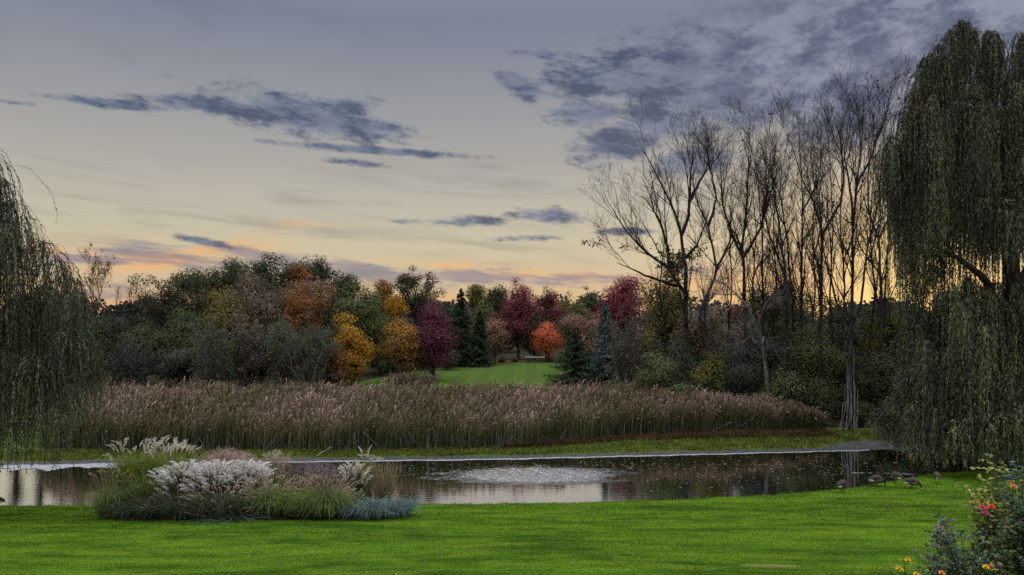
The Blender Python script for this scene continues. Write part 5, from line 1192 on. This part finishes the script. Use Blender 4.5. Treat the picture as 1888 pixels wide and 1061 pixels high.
def roses():
    rng = np.random.default_rng(201); ta = []
    for k in range(46):
        px = rng.uniform(1692, 1868); top = np.interp(px, [1692, 1712, 1740, 1765, 1790, 1830, 1868], [1035, 1000, 962, 972, 985, 955, 930]); ta.append((px, top + rng.random() ** 1.6 * 90, rng.uniform(-.45, .45)))
    t, x0, zg = rose(1775, 8.6, 'rose_bush', 'low dark glossy-leaved rose bush at the bottom right corner', ta, 2100, 'rose_leaf', 202, .036)
    for i, (px, v, d, r, m) in enumerate([(1733, 975, -.3, .026, 'petal_mauve'), (1741, 968, -.25, .020, 'petal_mauve'), (1692, 988, -.2, .008, 'petal_pink'), (1736, 1058, -.5, .03, 'petal_orange')]): bloom(t, x0, zg, 8.6, px, v, d, r, m, 300 + i)
    tb = []
    for k in range(52):
        px = rng.uniform(1818, 1990); top = np.interp(px, [1818, 1840, 1862, 1885, 1990], [965, 905, 900, 860, 870]); tb.append((px, top + rng.random() ** 1.3 * 150, rng.uniform(-.30, .30)))
    t, x0, zg = rose(1885, 9.0, 'climbing_rose', 'tall dark climbing rose twining over the blue obelisk', tb, 2400, 'rose_leaf', 203, .042)
    for i, (px, v, d, r, m) in enumerate([(1868, 899, -.32, .036, 'petal_orange'), (1861, 888, -.3, .014, 'petal_red'), (1858, 973, -.4, .016, 'petal_orange'), (1843, 1044, -.5, .016, 'petal_mauve')]): bloom(t, x0, zg, 9.0, px, v, d, r, m, 320 + i)
    tc = []
    for k in range(26):
        px = rng.uniform(1788, 1850); top = np.interp(px, [1788, 1800, 1820, 1850], [930, 905, 862, 855]); tc.append((px, top + rng.random() ** 1.4 * 110, rng.uniform(-.25, .25)))
    tc += [(1788, 900, 0), (1793, 945, -.1), (1830, 850, .1), (1888, 845, .1), (1896, 838, .1)]
    t, x0, zg = rose(1842, 8.8, 'rose_bush', 'yellowing light green rose with pink and coral blooms left of the obelisk', tc, 560, 'rose_lime', 204, .040, n_side=5)
    for i, (px, v, d, r, m) in enumerate([(1811, 938, -.3, .034, 'petal_pink'), (1816, 947, -.32, .028, 'petal_pink'), (1827, 936, -.3, .036, 'petal_red'), (1797, 926, -.2, .022, 'petal_orange')]): bloom(t, x0, zg, 8.8, px, v, d, r, m, 340 + i)
    # yellow flowers at the foot
    td = [(1653, 1048, 0), (1662, 1046, .05), (1673, 1034, 0), (1684, 1038, .1), (1690, 1058, -.05), (1640, 1070, 0), (1665, 1080, 0), (1700, 1062, 0), (1680, 1075, .1), (1715, 1075, .1), (1655, 1078, -.1), (1725, 1068, .1)]
    t, x0, zg = rose(1683, 8.2, 'flowering_plant', 'small yellow-flowered plant left of the low rose bush', td, 150, 'rose_lime', 205, .028, 'flower', 4)
    for i, (px, v, r) in enumerate([(1657, 1050, .028), (1662, 1052, .022), (1673, 1034, .027), (1682, 1039, .013), (1689, 1060, .028)]): bloom(t, x0, zg, 8.2, px, v, -.04, r, 'petal_yellow', 360 + i)
    t, x0, zg = rose(1822, 8.1, 'flowering_plant', 'yellow bloomed plant in front of the obelisk at the bottom of the view', [(1817, 1046, 0), (1828, 1046, 0), (1810, 1075, 0), (1835, 1080, 0), (1822, 1085, .1), (1800, 1085, .1)], 60, 'rose_lime', 206, .03, 'flower', 4)
    bloom(t, x0, zg, 8.1, 1817, 1047, -.05, .030, 'petal_yellow', 370); bloom(t, x0, zg, 8.1, 1828, 1044, -.05, .018, 'petal_orange', 371)
roses()
def obelisk():
    y = 9.25; x = X_(1867, y); zg = H(x, y); t = thing('garden_obelisk', 'dark blue metal garden obelisk with a ball and spike finial', 'obelisk', (x, y, zg), rz=.25)
    zt = Z_(880, y) - zg; w = lambda z: .072 + .165 * (zt - z) / zt
    mb = MB(); legs = [[(sx * w(0), sy * w(0), 0), (sx * w(zt), sy * w(zt), zt)] for sx in (-1, 1) for sy in (-1, 1)]
    for L in legs: mb = MB(); mb.add(*tubes(np.array([L]), np.full((1, 2), .0115), 4)); mb.build('leg', M['iron'], t)
    mb = MB()
    for z in (.05, .45, .85, 1.2, 1.5, 1.72, zt):
        q = w(z) - .002; c = [(-q, -q, z), (q, -q, z), (q, q, z), (-q, q, z)]
        for k in range(4): mb.add(*tubes(np.array([[c[k], c[(k + 1) % 4]]]), np.full((1, 2), .009 if z < zt else .012), 4))
    for f in (-.5, 0, .5):
        for ax in (0, 1):
            for sg in (-1, 1):
                a = [f * w(.05), sg * w(.05)]; b = [f * w(zt), sg * w(zt)]
                if ax: a.reverse(); b.reverse()
                mb.add(*tubes(np.array([[(a[0], a[1], .05), (b[0], b[1], zt)]]), np.full((1, 2), .005), 4))
    mb.build('lattice', M['iron'], t)
    u = np.linspace(0, 1, 12)
    for z in (1.0, 1.35, 1.62):
        for sg in (-1, 1):
            for ax in (0, 1):
                th = u * 5.5; r = .042 * (1 - .6 * u); a = w(z) * .5 + r * np.cos(th); b = np.full(12, sg * (w(z) + .006)); zz = z + r * np.sin(th)
                P = np.stack([a, b, zz], 1) if ax == 0 else np.stack([b, a, zz], 1); mk('scroll', *tubes(P[None], np.full((1, 12), .0045), 4), M['iron'], t, smooth=True)
    mb = MB(); zc = Z_(866, y) - zg
    for sx in (-1, 1):
        for sy in (-1, 1):
            P = np.stack([sx * w(zt) * np.cos(u * 1.5), sy * w(zt) * np.cos(u * 1.5), zt + (zc - zt) * np.sin(u * 1.55)], 1); mb.add(*tubes(P[None], np.full((1, 12), .007), 4))
    mb.build('top_straps', M['iron'], t, smooth=True)
    zb = Z_(858, y) - zg; ze = Z_(839, y) - zg; a = np.linspace(0, math.pi, 9)
    P = [(0, 0, zc)] + [(0, 0, zb - .024 * math.cos(q)) for q in a] + [(0, 0, zb + .03), (0, 0, zb + .045), (0, 0, ze)]
    r = [.009] + [max(.008, .024 * math.sin(q)) for q in a] + [.008, .016, .001]
    V, Fq = tubes(np.array([P]), np.array([r]), 12); mk('finial', V, Fq, M['iron'], t, smooth=True)
obelisk()
